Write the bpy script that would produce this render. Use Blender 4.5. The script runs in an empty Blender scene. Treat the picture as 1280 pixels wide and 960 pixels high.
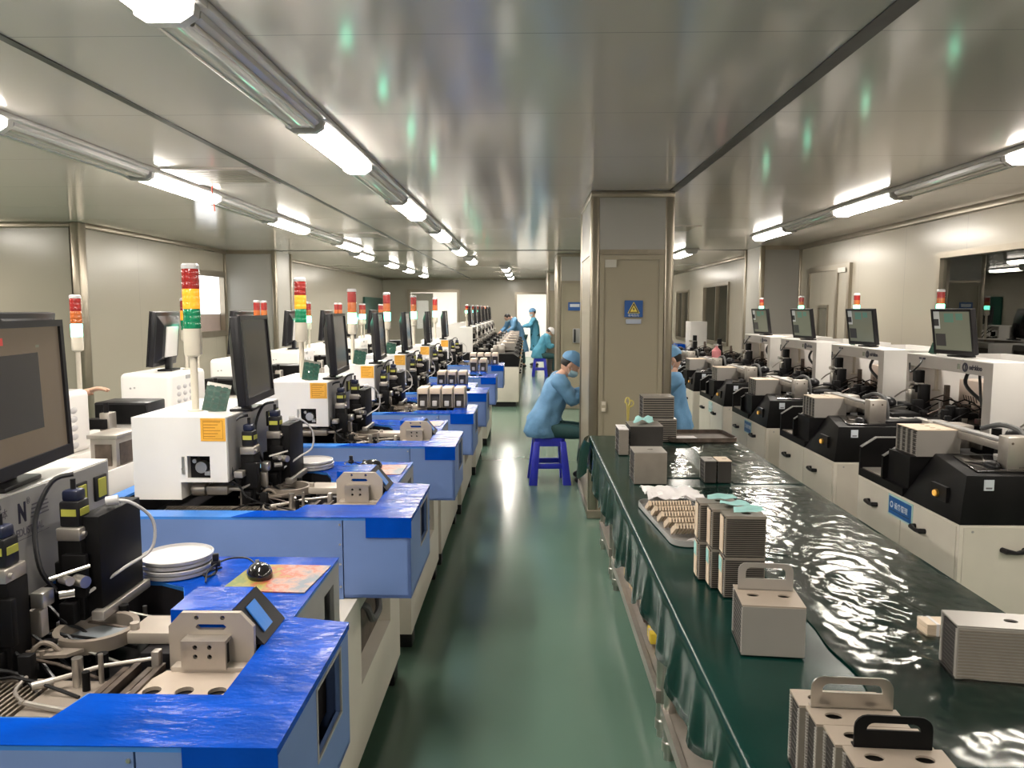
import bpy, bmesh, math, random
from mathutils import Vector, Matrix
from mathutils.geometry import tessellate_polygon
from mathutils import noise as mnoise

random.seed(11)
sc = bpy.context.scene
COL = sc.collection
PI = math.pi

# ---------------------------------------------------------------- camera, world, exposure
CAM_PITCH, CAM_YAW = math.radians(5.5866), math.radians(1.2459)
cam_d = bpy.data.cameras.new('camera'); cam = bpy.data.objects.new('camera', cam_d); COL.objects.link(cam)
cam_d.sensor_width = 36.0; cam_d.lens = 961.0 / 1280.0 * 36.0; cam_d.clip_start = 0.05; cam_d.clip_end = 100
cam.location = (0, 0, 1.70)
cam.rotation_euler = (PI / 2 - CAM_PITCH, 0, CAM_YAW)
sc.camera = cam
world = bpy.data.worlds.new('world'); sc.world = world; world.use_nodes = True
world.node_tree.nodes['Background'].inputs[0].default_value = (0.9, 0.95, 1.0, 1)
world.node_tree.nodes['Background'].inputs[1].default_value = 0.4
sc.view_settings.view_transform = 'Standard'
sc.view_settings.look = 'None'
sc.view_settings.gamma = 1.0
sc.view_settings.use_curve_mapping = False
sc.view_settings.exposure = -0.22
LAMP_W = 20.0            # light of one lit ceiling lamp
LAMP_COL = (1.0, 0.93, 0.83)

# ---------------------------------------------------------------- materials
MATS = {}
def mat(name, col, rough=0.5, metal=0.0, emit=None, es=0.0, coat=0.0, var=0.06, vscale=6.0, bump=0.0, bscale=30.0,
        stretch=(1, 1, 1), spec=0.5, alpha=1.0, trans=0.0):
    m = bpy.data.materials.new(name); m.use_nodes = True
    nt = m.node_tree; b = nt.nodes['Principled BSDF']
    b.inputs['Roughness'].default_value = rough; b.inputs['Metallic'].default_value = metal
    b.inputs['Coat Weight'].default_value = coat; b.inputs['Coat Roughness'].default_value = 0.08
    b.inputs['Specular IOR Level'].default_value = spec
    b.inputs['Alpha'].default_value = alpha
    b.inputs['Transmission Weight'].default_value = trans
    tc = nt.nodes.new('ShaderNodeTexCoord')
    mp = nt.nodes.new('ShaderNodeMapping'); mp.inputs['Scale'].default_value = stretch
    nt.links.new(tc.outputs['Object'], mp.inputs['Vector'])
    n = nt.nodes.new('ShaderNodeTexNoise'); n.inputs['Scale'].default_value = vscale; n.inputs['Detail'].default_value = 3
    nt.links.new(mp.outputs['Vector'], n.inputs['Vector'])
    r = nt.nodes.new('ShaderNodeValToRGB')
    r.color_ramp.elements[0].position = 0.3; r.color_ramp.elements[1].position = 0.7
    r.color_ramp.elements[0].color = tuple(max(0, c * (1 - var)) for c in col) + (1,)
    r.color_ramp.elements[1].color = tuple(min(1, c * (1 + var)) for c in col) + (1,)
    nt.links.new(n.outputs['Fac'], r.inputs['Fac']); nt.links.new(r.outputs['Color'], b.inputs['Base Color'])
    if emit:
        b.inputs['Emission Color'].default_value = tuple(emit) + (1,); b.inputs['Emission Strength'].default_value = es
    if bump:
        n2 = nt.nodes.new('ShaderNodeTexNoise'); n2.inputs['Scale'].default_value = bscale; n2.inputs['Detail'].default_value = 4
        nt.links.new(mp.outputs['Vector'], n2.inputs['Vector'])
        bp = nt.nodes.new('ShaderNodeBump'); bp.inputs['Strength'].default_value = bump; bp.inputs['Distance'].default_value = 0.01
        nt.links.new(n2.outputs['Fac'], bp.inputs['Height']); nt.links.new(bp.outputs['Normal'], b.inputs['Normal'])
    MATS[name] = m
    return m

M_ceil = mat('ceiling_panel', (0.65, 0.595, 0.545), 0.13, var=0.02, vscale=0.7, spec=0.7)
M_wall = mat('wall_panel', (0.41, 0.372, 0.305), 0.24, var=0.03, vscale=0.5)
M_colp = mat('column_panel', (0.33, 0.288, 0.21), 0.35, var=0.03, vscale=1.0)
M_colg = mat('column_upper', (0.36, 0.345, 0.31), 0.35, var=0.03, vscale=1.0)
M_trim = mat('aluminium_trim', (0.32, 0.28, 0.22), 0.3, 0.75, var=0.05)
M_trimb = mat('bright_trim', (0.62, 0.58, 0.52), 0.2, 0.85, var=0.05)
M_gap = mat('dark_seam', (0.03, 0.028, 0.024), 0.4, var=0.5, vscale=9)
M_floor = mat('green_epoxy', (0.135, 0.228, 0.175), 0.2, var=0.05, vscale=1.2, bump=0.03, bscale=5)
M_floor.node_tree.nodes['Principled BSDF'].inputs['Coat Weight'].default_value = 0.12
M_white = mat('white_enamel', (0.80, 0.77, 0.74), 0.35, var=0.02)
M_cream = mat('cream_enamel', (0.66, 0.61, 0.53), 0.4, var=0.03)
M_grey = mat('grey_enamel', (0.36, 0.35, 0.34), 0.4, var=0.05)
M_lblue = mat('light_blue_enamel', (0.14, 0.22, 0.47), 0.4, var=0.04)
M_film = mat('blue_film', (0.001, 0.055, 0.40), 0.2, var=0.22, vscale=5, coat=0.0, bump=0.5, bscale=11, stretch=(1, 2.4, 1), spec=0.07)
M_filml = mat('pale_blue_film', (0.04, 0.20, 0.62), 0.3, var=0.15, vscale=5, coat=0.1, bump=0.3, bscale=16)
M_black = mat('black_plastic', (0.014, 0.013, 0.015), 0.38, var=0.2, spec=0.3)
M_blackm = mat('black_metal', (0.0075, 0.007, 0.0075), 0.5, 0.0, var=0.3, spec=0.14)
M_pit = mat('dark_pit', (0.018, 0.016, 0.018), 0.7, var=0.3, spec=0.15)
M_dark = mat('dark_brown_metal', (0.10, 0.075, 0.06), 0.45, 0.4, var=0.4, vscale=20)
M_steel = mat('steel', (0.55, 0.52, 0.48), 0.28, 0.9, var=0.1, vscale=12)
M_alu = mat('aluminium', (0.44, 0.40, 0.36), 0.40, 0.75, var=0.06, vscale=20)
M_beige = mat('beige_anodised', (0.46, 0.40, 0.34), 0.45, 0.25, var=0.05)
M_tan = mat('tan_plate', (0.27, 0.225, 0.185), 0.5, 0.2, var=0.1)
M_brass = mat('brass', (0.55, 0.36, 0.10), 0.3, 0.8)
M_navy = mat('navy_cap', (0.012, 0.016, 0.045), 0.35)
M_yel = mat('yellow_label', (0.50, 0.49, 0.08), 0.5)
M_orange = mat('orange_sticker', (0.82, 0.42, 0.05), 0.5, var=0.12, vscale=20)
M_orangel = mat('sticker_print', (0.50, 0.22, 0.02), 0.5)
M_pcb = mat('green_circuit', (0.035, 0.085, 0.06), 0.4, var=0.5, vscale=60)
M_plate = mat('white_tray_plastic', (0.50, 0.485, 0.49), 0.35, var=0.03)
M_disp = mat('dark_screen', (0.035, 0.034, 0.033), 0.12, emit=(0.10, 0.09, 0.085), es=0.25)
M_cable = mat('black_cable', (0.012, 0.012, 0.014), 0.4)
M_wcable = mat('clear_tube', (0.55, 0.53, 0.52), 0.3)
M_red = mat('red_lens', (0.30, 0.022, 0.02), 0.15, coat=0.5, emit=(0.5, 0.04, 0.03), es=0.03)
M_amb = mat('amber_lens', (0.46, 0.12, 0.035), 0.15, coat=0.5, emit=(0.8, 0.2, 0.02), es=0.04)
M_grn = mat('green_lens', (0.01, 0.22, 0.10), 0.15, coat=0.5)
M_amb_on = mat('amber_lens_lit', (0.85, 0.35, 0.03), 0.2, emit=(1.0, 0.30, 0.02), es=0.75)
M_grn_on = mat('green_lens_lit', (0.3, 0.9, 0.7), 0.2, emit=(0.16, 1.0, 0.62), es=10.0)
M_red_on = mat('red_lens_lit', (0.9, 0.2, 0.1), 0.2, emit=(1.0, 0.18, 0.06), es=4.0)
M_ivory = mat('ivory_plastic', (0.66, 0.60, 0.50), 0.4)
M_table = mat('green_vinyl', (0.0035, 0.031, 0.025), 0.22, var=0.15, vscale=2.5, coat=0.0, bump=0.10, bscale=7, spec=0.32)
M_mag = mat('magazine_metal', (0.33, 0.29, 0.25), 0.42, 0.35, var=0.08, vscale=15)
M_magd = mat('magazine_slots', (0.035, 0.03, 0.027), 0.6, 0.0, var=0.2)
M_magtop = mat('magazine_cap', (0.46, 0.38, 0.31), 0.45, 0.2, var=0.06)
M_magf = mat('magazine_film', (0.40, 0.37, 0.34), 0.3, 0.2, var=0.05)
M_strip = mat('ivory_strip', (0.72, 0.58, 0.44), 0.5, var=0.05)
M_paper = mat('white_paper', (0.78, 0.74, 0.74), 0.7, var=0.04)
M_teal = mat('teal_paper', (0.34, 0.62, 0.60), 0.7, var=0.06)
M_pink = mat('pink_plastic', (0.80, 0.30, 0.32), 0.4)
M_skin = mat('skin', (0.58, 0.34, 0.24), 0.5, var=0.08)
M_gown = mat('blue_gown', (0.13, 0.29, 0.49), 0.7, var=0.12, vscale=9, bump=0.9, bscale=14)
M_gownd = mat('teal_gown', (0.10, 0.36, 0.52), 0.65, var=0.10, vscale=9, bump=0.5, bscale=18)
M_hair = mat('black_hair', (0.015, 0.012, 0.011), 0.5)
M_trous = mat('dark_green_trousers', (0.02, 0.07, 0.075), 0.7, var=0.1)
M_shoe = mat('dark_shoe', (0.03, 0.03, 0.035), 0.5)
M_mask = mat('face_mask', (0.42, 0.62, 0.70), 0.7)
M_stool = mat('blue_stool_plastic', (0.03, 0.04, 0.55), 0.3, var=0.06)
M_signb = mat('sign_blue', (0.02, 0.09, 0.30), 0.4)
M_signw = mat('sign_white', (0.62, 0.66, 0.72), 0.5)
M_signy = mat('sign_yellow', (0.78, 0.62, 0.10), 0.45)
M_plaque = mat('plaque_blue', (0.015, 0.12, 0.38), 0.35, var=0.2, vscale=14)
M_plaqb = mat('plaque_border', (0.42, 0.62, 0.60), 0.45)
M_ink = mat('dark_ink', (0.02, 0.018, 0.04), 0.5)
M_inkg = mat('grey_ink', (0.14, 0.13, 0.15), 0.6)
M_lamp = mat('lamp_diffuser_lit', (0.9, 0.9, 0.88), 0.4, emit=(1.0, 0.93, 0.84), es=42.0)
M_lampo = mat('lamp_cover_clear', (0.52, 0.50, 0.48), 0.12, 0.0, var=0.02, coat=0.5)
M_lamph = mat('lamp_housing', (0.50, 0.48, 0.46), 0.35, 0.2)
M_day = mat('daylit_pane', (0.9, 0.9, 0.95), 0.3, emit=(0.95, 0.97, 1.0), es=2.2)
M_door = mat('door_panel', (0.48, 0.45, 0.38), 0.4, var=0.03)
M_board = mat('green_board', (0.012, 0.07, 0.05), 0.4)
M_rubber = mat('grey_rubber', (0.10, 0.10, 0.10), 0.7)
M_btn = mat('amber_button', (0.7, 0.4, 0.08), 0.3, emit=(1.0, 0.5, 0.10), es=0.7)
M_ui1 = mat('ui_brown', (0.1, 0.08, 0.06), 0.15, emit=(0.20, 0.15, 0.105), es=0.40)
M_ui2 = mat('ui_dark', (0.03, 0.03, 0.03), 0.15, emit=(0.05, 0.046, 0.046), es=0.5)
M_ui3 = mat('ui_red', (0.3, 0.03, 0.03), 0.2, emit=(0.5, 0.06, 0.05), es=0.8)
M_ui4 = mat('ui_olive', (0.08, 0.08, 0.06), 0.15, emit=(0.22, 0.225, 0.16), es=0.5)
M_ui5 = mat('ui_pale', (0.3, 0.3, 0.3), 0.2, emit=(0.45, 0.45, 0.40), es=0.5)
M_ui6 = mat('ui_green', (0.06, 0.12, 0.09), 0.2, emit=(0.14, 0.26, 0.19), es=0.45)
M_glow = mat('violet_led', (0.3, 0.2, 0.9), 0.3, emit=(0.3, 0.2, 1.0), es=0.8)
M_redglow = mat('red_led', (0.8, 0.1, 0.2), 0.3, emit=(1.0, 0.1, 0.22), es=0.9)
M_yelbox = mat('yellow_box', (0.75, 0.55, 0.04), 0.5)
M_wood = mat('pale_wood', (0.52, 0.38, 0.22), 0.55, var=0.12, vscale=10)
M_yellow_tool = mat('yellow_tag', (0.55, 0.45, 0.12), 0.5)

def glass_mat(name, tint, rough, fac, ior=1.5):
    m = bpy.data.materials.new(name); m.use_nodes = True; nt = m.node_tree
    for n in list(nt.nodes): nt.nodes.remove(n)
    o = nt.nodes.new('ShaderNodeOutputMaterial'); mx = nt.nodes.new('ShaderNodeMixShader')
    t = nt.nodes.new('ShaderNodeBsdfTransparent'); t.inputs[0].default_value = tint + (1,)
    g = nt.nodes.new('ShaderNodeBsdfGlossy'); g.inputs['Roughness'].default_value = rough
    g.inputs[0].default_value = (0.95, 0.95, 0.92, 1)
    lw = nt.nodes.new('ShaderNodeFresnel'); lw.inputs['IOR'].default_value = ior
    ma = nt.nodes.new('ShaderNodeMath'); ma.operation = 'MULTIPLY_ADD'; ma.inputs[1].default_value = 1.0; ma.inputs[2].default_value = fac
    nt.links.new(lw.outputs[0], ma.inputs[0]); nt.links.new(ma.outputs[0], mx.inputs[0])
    nt.links.new(t.outputs[0], mx.inputs[1]); nt.links.new(g.outputs[0], mx.inputs[2]); nt.links.new(mx.outputs[0], o.inputs[0])
    return m
M_glass = glass_mat('window_glass', (0.72, 0.74, 0.74), 0.01, 0.06)
M_film_clear = glass_mat('clear_film', (0.95, 0.95, 0.94), 0.15, 0.06, 1.22)

def mousepad_mat():
    m = bpy.data.materials.new('mouse_pad_print'); m.use_nodes = True; nt = m.node_tree; b = nt.nodes['Principled BSDF']
    tc = nt.nodes.new('ShaderNodeTexCoord'); v = nt.nodes.new('ShaderNodeTexNoise'); v.inputs['Scale'].default_value = 16; v.inputs['Detail'].default_value = 5
    nt.links.new(tc.outputs['Object'], v.inputs['Vector'])
    v.inputs['Roughness'].default_value = 0.7
    r = nt.nodes.new('ShaderNodeValToRGB'); cr = r.color_ramp
    cols = [(0.18, (0.14, 0.18, 0.04)), (0.36, (0.30, 0.26, 0.05)), (0.50, (0.38, 0.06, 0.04)), (0.62, (0.42, 0.24, 0.18)), (0.82, (0.13, 0.16, 0.20))]
    cr.elements[0].position, cr.elements[0].color = cols[0][0], cols[0][1] + (1,)
    cr.elements[1].position, cr.elements[1].color = cols[-1][0], cols[-1][1] + (1,)
    for p, c in cols[1:-1]:
        e = cr.elements.new(p); e.color = c + (1,)
    sp = nt.nodes.new('ShaderNodeSeparateXYZ'); nt.links.new(tc.outputs['Object'], sp.inputs[0])
    m1 = nt.nodes.new('ShaderNodeMath'); m1.operation = 'MULTIPLY_ADD'; m1.inputs[1].default_value = 2.2; m1.inputs[2].default_value = -0.25; nt.links.new(sp.outputs[0], m1.inputs[0])
    m2 = nt.nodes.new('ShaderNodeMath'); m2.operation = 'MULTIPLY_ADD'; m2.inputs[1].default_value = 1.5; nt.links.new(v.outputs['Fac'], m2.inputs[0]); nt.links.new(m1.outputs[0], m2.inputs[2])
    nt.links.new(m2.outputs[0], r.inputs['Fac']); nt.links.new(r.outputs['Color'], b.inputs['Base Color'])
    b.inputs['Roughness'].default_value = 0.45
    return m
M_pad = mousepad_mat()

def seam_mat(m, spacing, phase, dark=0.55, width=0.006, axis=1):
    """thin panel joints across the sheet: darkens the base colour in narrow lines"""
    nt = m.node_tree; b = nt.nodes['Principled BSDF']
    src = b.inputs['Base Color'].links[0].from_socket
    tc = nt.nodes.new('ShaderNodeTexCoord'); sp = nt.nodes.new('ShaderNodeSeparateXYZ'); nt.links.new(tc.outputs['Object'], sp.inputs[0])
    a = nt.nodes.new('ShaderNodeMath'); a.operation = 'ADD'; a.inputs[1].default_value = 100 * spacing - phase; nt.links.new(sp.outputs[axis], a.inputs[0])
    mo = nt.nodes.new('ShaderNodeMath'); mo.operation = 'MODULO'; mo.inputs[1].default_value = spacing; nt.links.new(a.outputs[0], mo.inputs[0])
    lt = nt.nodes.new('ShaderNodeMath'); lt.operation = 'LESS_THAN'; lt.inputs[1].default_value = width; nt.links.new(mo.outputs[0], lt.inputs[0])
    mx = nt.nodes.new('ShaderNodeMix'); mx.data_type = 'RGBA'; nt.links.new(lt.outputs[0], mx.inputs[0])
    nt.links.new(src, mx.inputs[6]); mx.inputs[7].default_value = (dark * 0.3, dark * 0.29, dark * 0.27, 1)
    nt.links.new(mx.outputs[2], b.inputs['Base Color'])
seam_mat(M_ceil, 1.06, 0.56, 1.25, 0.005)
seam_mat(M_wall, 1.15, 0.3, 0.95, 0.005)

# ---------------------------------------------------------------- mesh building
class MB:
    def __init__(s): s.bm = bmesh.new()
    def faces(s, vs, fs, m=0, M=None):
        bv = [s.bm.verts.new(M @ Vector(v) if M is not None else v) for v in vs]
        out = []
        for f in fs:
            try:
                fc = s.bm.faces.new([bv[i] for i in f]); fc.material_index = m; out.append(fc)
            except ValueError: pass
        return bv, out
    def box(s, x0, x1, y0, y1, z0, z1, m=0, bev=0.0, M=None, seg=2):
        vs = [(x0,y0,z0),(x1,y0,z0),(x1,y1,z0),(x0,y1,z0),(x0,y0,z1),(x1,y0,z1),(x1,y1,z1),(x0,y1,z1)]
        return s.hexa(vs, m, bev, M, seg)
    def hexa(s, vs, m=0, bev=0.0, M=None, seg=2):
        bv, fc = s.faces(vs, [(3,2,1,0),(4,5,6,7),(0,1,5,4),(1,2,6,5),(2,3,7,6),(3,0,4,7)], m, M)
        if bev:
            es = {e for f in fc for e in f.edges}
            r = bmesh.ops.bevel(s.bm, geom=list(es), offset=bev, segments=seg, affect='EDGES', profile=0.5)
            for f in r['faces']: f.material_index = m
        return s
    def prism(s, poly, a, b, axis='z', holes=(), m=0, M=None):
        def P(u, v, w):
            return {'z': (u, v, w), 'x': (w, u, v), 'y': (u, w, v)}[axis]
        loops = [list(poly)] + [list(h) for h in holes]
        flat = [p for l in loops for p in l]
        if holes or len(poly) > 4:
            tri = tessellate_polygon([[Vector((p[0], p[1], 0)) for p in l] for l in loops])
            tri = [tuple(t) for t in tri]
        else:
            tri = [tuple(range(len(poly)))]
        n = len(flat)
        vs = [P(u, v, a) for u, v in flat] + [P(u, v, b) for u, v in flat]
        fs = [t for t in tri] + [tuple(i + n for i in t) for t in tri]
        k = 0
        for l in loops:
            c = len(l)
            for i in range(c):
                j = (i + 1) % c
                fs.append((k + i, k + j, k + j + n, k + i + n))
            k += c
        s.faces(vs, fs, m, M); return s
    def cyl(s, p0, p1, r0, r1=None, n=16, m=0, caps=True):
        return s.tube([p0, p1], [r0, r0 if r1 is None else r1], n, m, caps)
    def tube(s, pts, r, n=8, m=0, caps=True, smooth=0):
        pts = [Vector(p) for p in pts]
        rr = list(r) if isinstance(r, (list, tuple)) else [r] * len(pts)
        if smooth:
            q, qr = [], []
            for i in range(len(pts) - 1):
                p0 = pts[max(i - 1, 0)]; p1 = pts[i]; p2 = pts[i + 1]; p3 = pts[min(i + 2, len(pts) - 1)]
                for k in range(smooth):
                    t = k / smooth
                    q.append(0.5 * ((2*p1) + (-p0+p2)*t + (2*p0-5*p1+4*p2-p3)*t*t + (-p0+3*p1-3*p2+p3)*t**3)); qr.append(rr[i] * (1 - t) + rr[i+1] * t)
            q.append(pts[-1]); qr.append(rr[-1]); pts, rr = q, qr
        vs = []; up = None
        for i, p in enumerate(pts):
            d = (pts[min(i+1, len(pts)-1)] - pts[max(i-1, 0)]).normalized()
            if up is None:
                up = d.orthogonal().normalized()
            else:
                up = (up - d * up.dot(d)); up = up.normalized() if up.length > 1e-6 else d.orthogonal().normalized()
            sd = d.cross(up)
            for k in range(n):
                a = 2 * PI * k / n
                vs.append(p + (up * math.cos(a) + sd * math.sin(a)) * rr[i])
        fs = []
        for i in range(len(pts) - 1):
            for k in range(n):
                j = (k + 1) % n
                fs.append((i*n+k, i*n+j, (i+1)*n+j, (i+1)*n+k))
        if caps:
            fs.append(tuple(range(n))[::-1]); fs.append(tuple((len(pts)-1)*n + k for k in range(n)))
        s.faces([tuple(v) for v in vs], fs, m); return s
    def lathe(s, prof, c=(0,0,0), n=24, m=0, M=None):
        vs = []; fs = []
        for r, z in prof:
            for k in range(n):
                a = 2*PI*k/n; vs.append((c[0]+r*math.cos(a), c[1]+r*math.sin(a), c[2]+z))
        for i in range(len(prof)-1):
            for k in range(n):
                j = (k+1) % n; fs.append((i*n+k, i*n+j, (i+1)*n+j, (i+1)*n+k))
        if prof[0][0] > 1e-5: fs.append(tuple(range(n))[::-1])
        if prof[-1][0] > 1e-5: fs.append(tuple((len(prof)-1)*n+k for k in range(n)))
        s.faces(vs, fs, m, M); return s
    def ring(s, c, ro, ri, z0, z1, n=28, m=0):
        o = [(c[0]+ro*math.cos(2*PI*k/n), c[1]+ro*math.sin(2*PI*k/n)) for k in range(n)]
        i = [(c[0]+ri*math.cos(2*PI*k/n), c[1]+ri*math.sin(2*PI*k/n)) for k in range(n)]
        return s.prism(o, z0, z1, 'z', [i], m)
    def ell(s, c, rx, ry, rz, n=16, k=10, m=0, fn=None, M=None):
        vs = []; fs = []
        for i in range(k+1):
            th = PI*i/k
            for j in range(n):
                a = 2*PI*j/n
                p = Vector((math.sin(th)*math.cos(a), math.sin(th)*math.sin(a), math.cos(th)))
                if fn: p = fn(p)
                vs.append((c[0]+p.x*rx, c[1]+p.y*ry, c[2]+p.z*rz))
        for i in range(k):
            for j in range(n):
                q = (j+1) % n; fs.append((i*n+j, i*n+q, (i+1)*n+q, (i+1)*n+j))
        s.faces(vs, fs, m, M); return s
    def loft(s, rings, m=0, caps=True):
        n = len(rings[0]); vs = [v for r in rings for v in r]; fs = []
        for i in range(len(rings)-1):
            for k in range(n):
                j = (k+1) % n; fs.append((i*n+k, i*n+j, (i+1)*n+j, (i+1)*n+k))
        if caps:
            fs.append(tuple(range(n))[::-1]); fs.append(tuple((len(rings)-1)*n+k for k in range(n)))
        s.faces([tuple(v) for v in vs], fs, m); return s
    def mesh(s, mesh, m=0, M=None):
        n0 = len(s.bm.verts); s.bm.from_mesh(mesh); s.bm.verts.ensure_lookup_table()
        if M is not None:
            for v in s.bm.verts[n0:]: v.co = M @ v.co
        return s
    def build(s, name, mats, parent=None, loc=None, label=None, rot=None, ang=38, wob=0.0, wscale=8.0):
        bmesh.ops.remove_doubles(s.bm, verts=s.bm.verts[:], dist=1e-6)
        bmesh.ops.recalc_face_normals(s.bm, faces=s.bm.faces[:])
        if wob:
            for v in s.bm.verts:
                v.co += wob * mnoise.noise_vector(v.co * wscale)
        me = bpy.data.meshes.new(name); s.bm.to_mesh(me); s.bm.free()
        for mm in (mats if isinstance(mats, (list, tuple)) else [mats]): me.materials.append(mm)
        if ang:
            for p in me.polygons: p.use_smooth = True
            me.set_sharp_from_angle(angle=math.radians(ang))
        return link(name, me, parent, loc, label, rot)

def link(name, data, parent=None, loc=None, label=None, rot=None):
    o = bpy.data.objects.new(name, data); COL.objects.link(o)
    if parent is not None: o.parent = parent
    if loc is not None: o.location = loc
    if rot is not None: o.rotation_euler = rot
    if label: o['label'] = label
    return o
def tag(o, label, cat, group=None, kind=None):
    o['label'] = label; o['category'] = cat
    if group: o['group'] = group
    if kind: o['kind'] = kind
    return o
def struct(o):
    o['kind'] = 'structure'; return o
def thing(name, label, cat, loc=(0,0,0), rz=0.0, group=None):
    o = link(name, None, None, loc, None, (0, 0, rz)); o.empty_display_size = 0.1
    return tag(o, label, cat, group)
def kids(o): return list(o.children)
def copy_tree(o, parent=None, drop=()):
    c = o.copy(); COL.objects.link(c)
    if parent is not None: c.parent = parent
    for ch in kids(o):
        if ch.name.split('.')[0] in drop: continue
        copy_tree(ch, c, drop)
    return c
def place(src, label, loc, rz=0.0, group=None, drop=()):
    c = copy_tree(src, None, drop); c.location = loc; c.rotation_euler = (0, 0, rz); c['label'] = label
    if group: c['group'] = group
    return c
def text(body, size, m, parent, origin, xd, yd, name='lettering', depth=0.0004, bold=0.0, align='LEFT'):
    cu = bpy.data.curves.new('t', 'FONT'); cu.body = body; cu.size = size; cu.extrude = depth; cu.offset = bold; cu.align_x = align
    to = bpy.data.objects.new('t', cu); COL.objects.link(to)
    dg = bpy.context.evaluated_depsgraph_get(); dg.update()
    me = bpy.data.meshes.new_from_object(to.evaluated_get(dg))
    bpy.data.objects.remove(to); bpy.data.curves.remove(cu)
    xd, yd = Vector(xd), Vector(yd); zd = xd.cross(yd)
    M = Matrix((xd, yd, zd)).transposed().to_4x4(); M.translation = Vector(origin)
    me.transform(M); me.materials.clear(); me.materials.append(m)
    return link(name, me, parent)

# ---------------------------------------------------------------- the room
ZC = 2.62
XL, XR, YB, Y0R = -4.8, 4.0, 23.5, -4.5
def sbox(name, x0, x1, y0, y1, z0, z1, m, bev=0.0):
    b = MB(); b.box(x0, x1, y0, y1, z0, z1, 0, bev); return struct(b.build(name, m))
sbox('floor', -8.2, 4.2, Y0R, 27.5, -0.1, 0.0, M_floor)
sbox('ceiling', -8.2, 4.2, Y0R, 27.5, ZC, ZC + 0.1, M_ceil)
sbox('wall_rear', -8.2, 4.2, Y0R - 0.1, Y0R, 0, ZC, M_wall)
sbox('wall_side', -8.3, -8.2, Y0R, 8.3, 0, ZC, M_wall)
sbox('wall_return', -8.2, -4.83, 8.25, 8.35, 0, ZC, M_wall)
# west wall with the bright window (Y 11.1..12.1, Z 1.35..2.2)
def wall_holes(name, x0, x1, ya, yb, holes, m=M_wall, z1=ZC):
    b = MB(); b.prism([(ya, 0), (yb, 0), (yb, z1), (ya, z1)], x0, x1, 'x', [[(h[0], h[2]), (h[1], h[2]), (h[1], h[3]), (h[0], h[3])] for h in holes]); return struct(b.build(name, m))
wall_holes('wall_left', -4.93, -4.83, 8.25, 13.0, [(11.15, 12.12, 1.35, 2.2)])
sbox('wall_left_far', -4.55, -4.45, 12.9, YB, 0, ZC, M_wall)
wall_holes('wall_right', XR, XR + 0.1, Y0R, 12.4, [(4.6, 7.6, 1.02, 2.2)])
wall_holes('wall_right_far', 3.75, 3.85, 12.2, YB, [(14.6, 16.6, 1.05, 2.16), (18.2, 19.6, 1.0, 2.1)])
def back_wall():
    b = MB()
    holes = [(-3.60, -2.18, 0.0, 2.2), (-0.36, 0.70, 0.0, 2.14)]
    poly = [(-4.6, 0)]
    for h in holes: poly += [(h[0], 0), (h[0], h[3]), (h[1], h[3]), (h[1], 0)]
    poly += [(4.2, 0), (4.2, ZC), (-4.6, ZC)]
    b.prism(poly, YB, YB + 0.1, 'y'); return struct(b.build('wall_back', M_wall))
back_wall()
# rooms seen through the two far doorways
def annex(i, x0, x1, m, w):
    b = MB(); y0, y1 = YB + 0.1, 27.3
    b.box(x0, x1, y1, y1 + 0.1, 0, ZC); b.box(x0 - 0.1, x0, y0, y1, 0, ZC); b.box(x1, x1 + 0.1, y0, y1, 0, ZC)
    struct(b.build('wall_annex_%d' % i, m))
    t = thing('ceiling_lamp', 'ceiling lamp in the room behind the far %s' % ('doorway near the standing workers' if i == 2 else 'double door'), 'lamp', ((x0+x1)/2, 25.4, ZC))
    bb = MB(); bb.box(-0.6, 0.6, -0.12, 0.12, -0.05, -0.005, 0, 0.01); bb.build('housing', M_lamp, t)
    ld = bpy.data.lights.new('glow', 'AREA'); ld.shape = 'RECTANGLE'; ld.size = 1.2; ld.size_y = 0.3; ld.energy = w; ld.color = (1, 0.96, 0.9)
    lo = link('glow', ld, t, (0, 0, -0.07))
annex(1, -4.3, -1.6, M_white, 70)
annex(2, -1.0, 1.4, M_white, 70)
def frame_y(name, x0, x1, z1, y, w=0.09, m=M_trim, t=0.08):
    b = MB(); b.prism([(x0-w, 0), (x0, 0), (x0, z1), (x1, z1), (x1, 0), (x1+w, 0), (x1+w, z1+w), (x0-w, z1+w)], y - t, y + 0.02, 'y'); return struct(b.build(name, m))
frame_y('door_1', -3.60, -2.18, 2.2, YB)
frame_y('door_2', -0.36, 0.70, 2.14, YB, 0.06)
def leaf():
    b = MB(); b.prism([(-3.56, 0.01), (-2.92, 0.01), (-2.92, 2.17), (-3.56, 2.17)], YB, YB + 0.05, 'y', [[(-3.42, 1.1), (-3.06, 1.1), (-3.06, 1.95), (-3.42, 1.95)]])
    d = struct(b.build('door_3', M_door))
    g = MB(); g.box(-3.42, -3.06, YB + 0.02, YB + 0.03, 1.1, 1.95); g.build('pane', M_glass, d)
    h = MB(); h.tube([(-2.97, YB, 1.0), (-2.97, YB - 0.06, 1.0), (-3.08, YB - 0.06, 1.0)], 0.012); h.build('handle', M_steel, d)
leaf()
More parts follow.
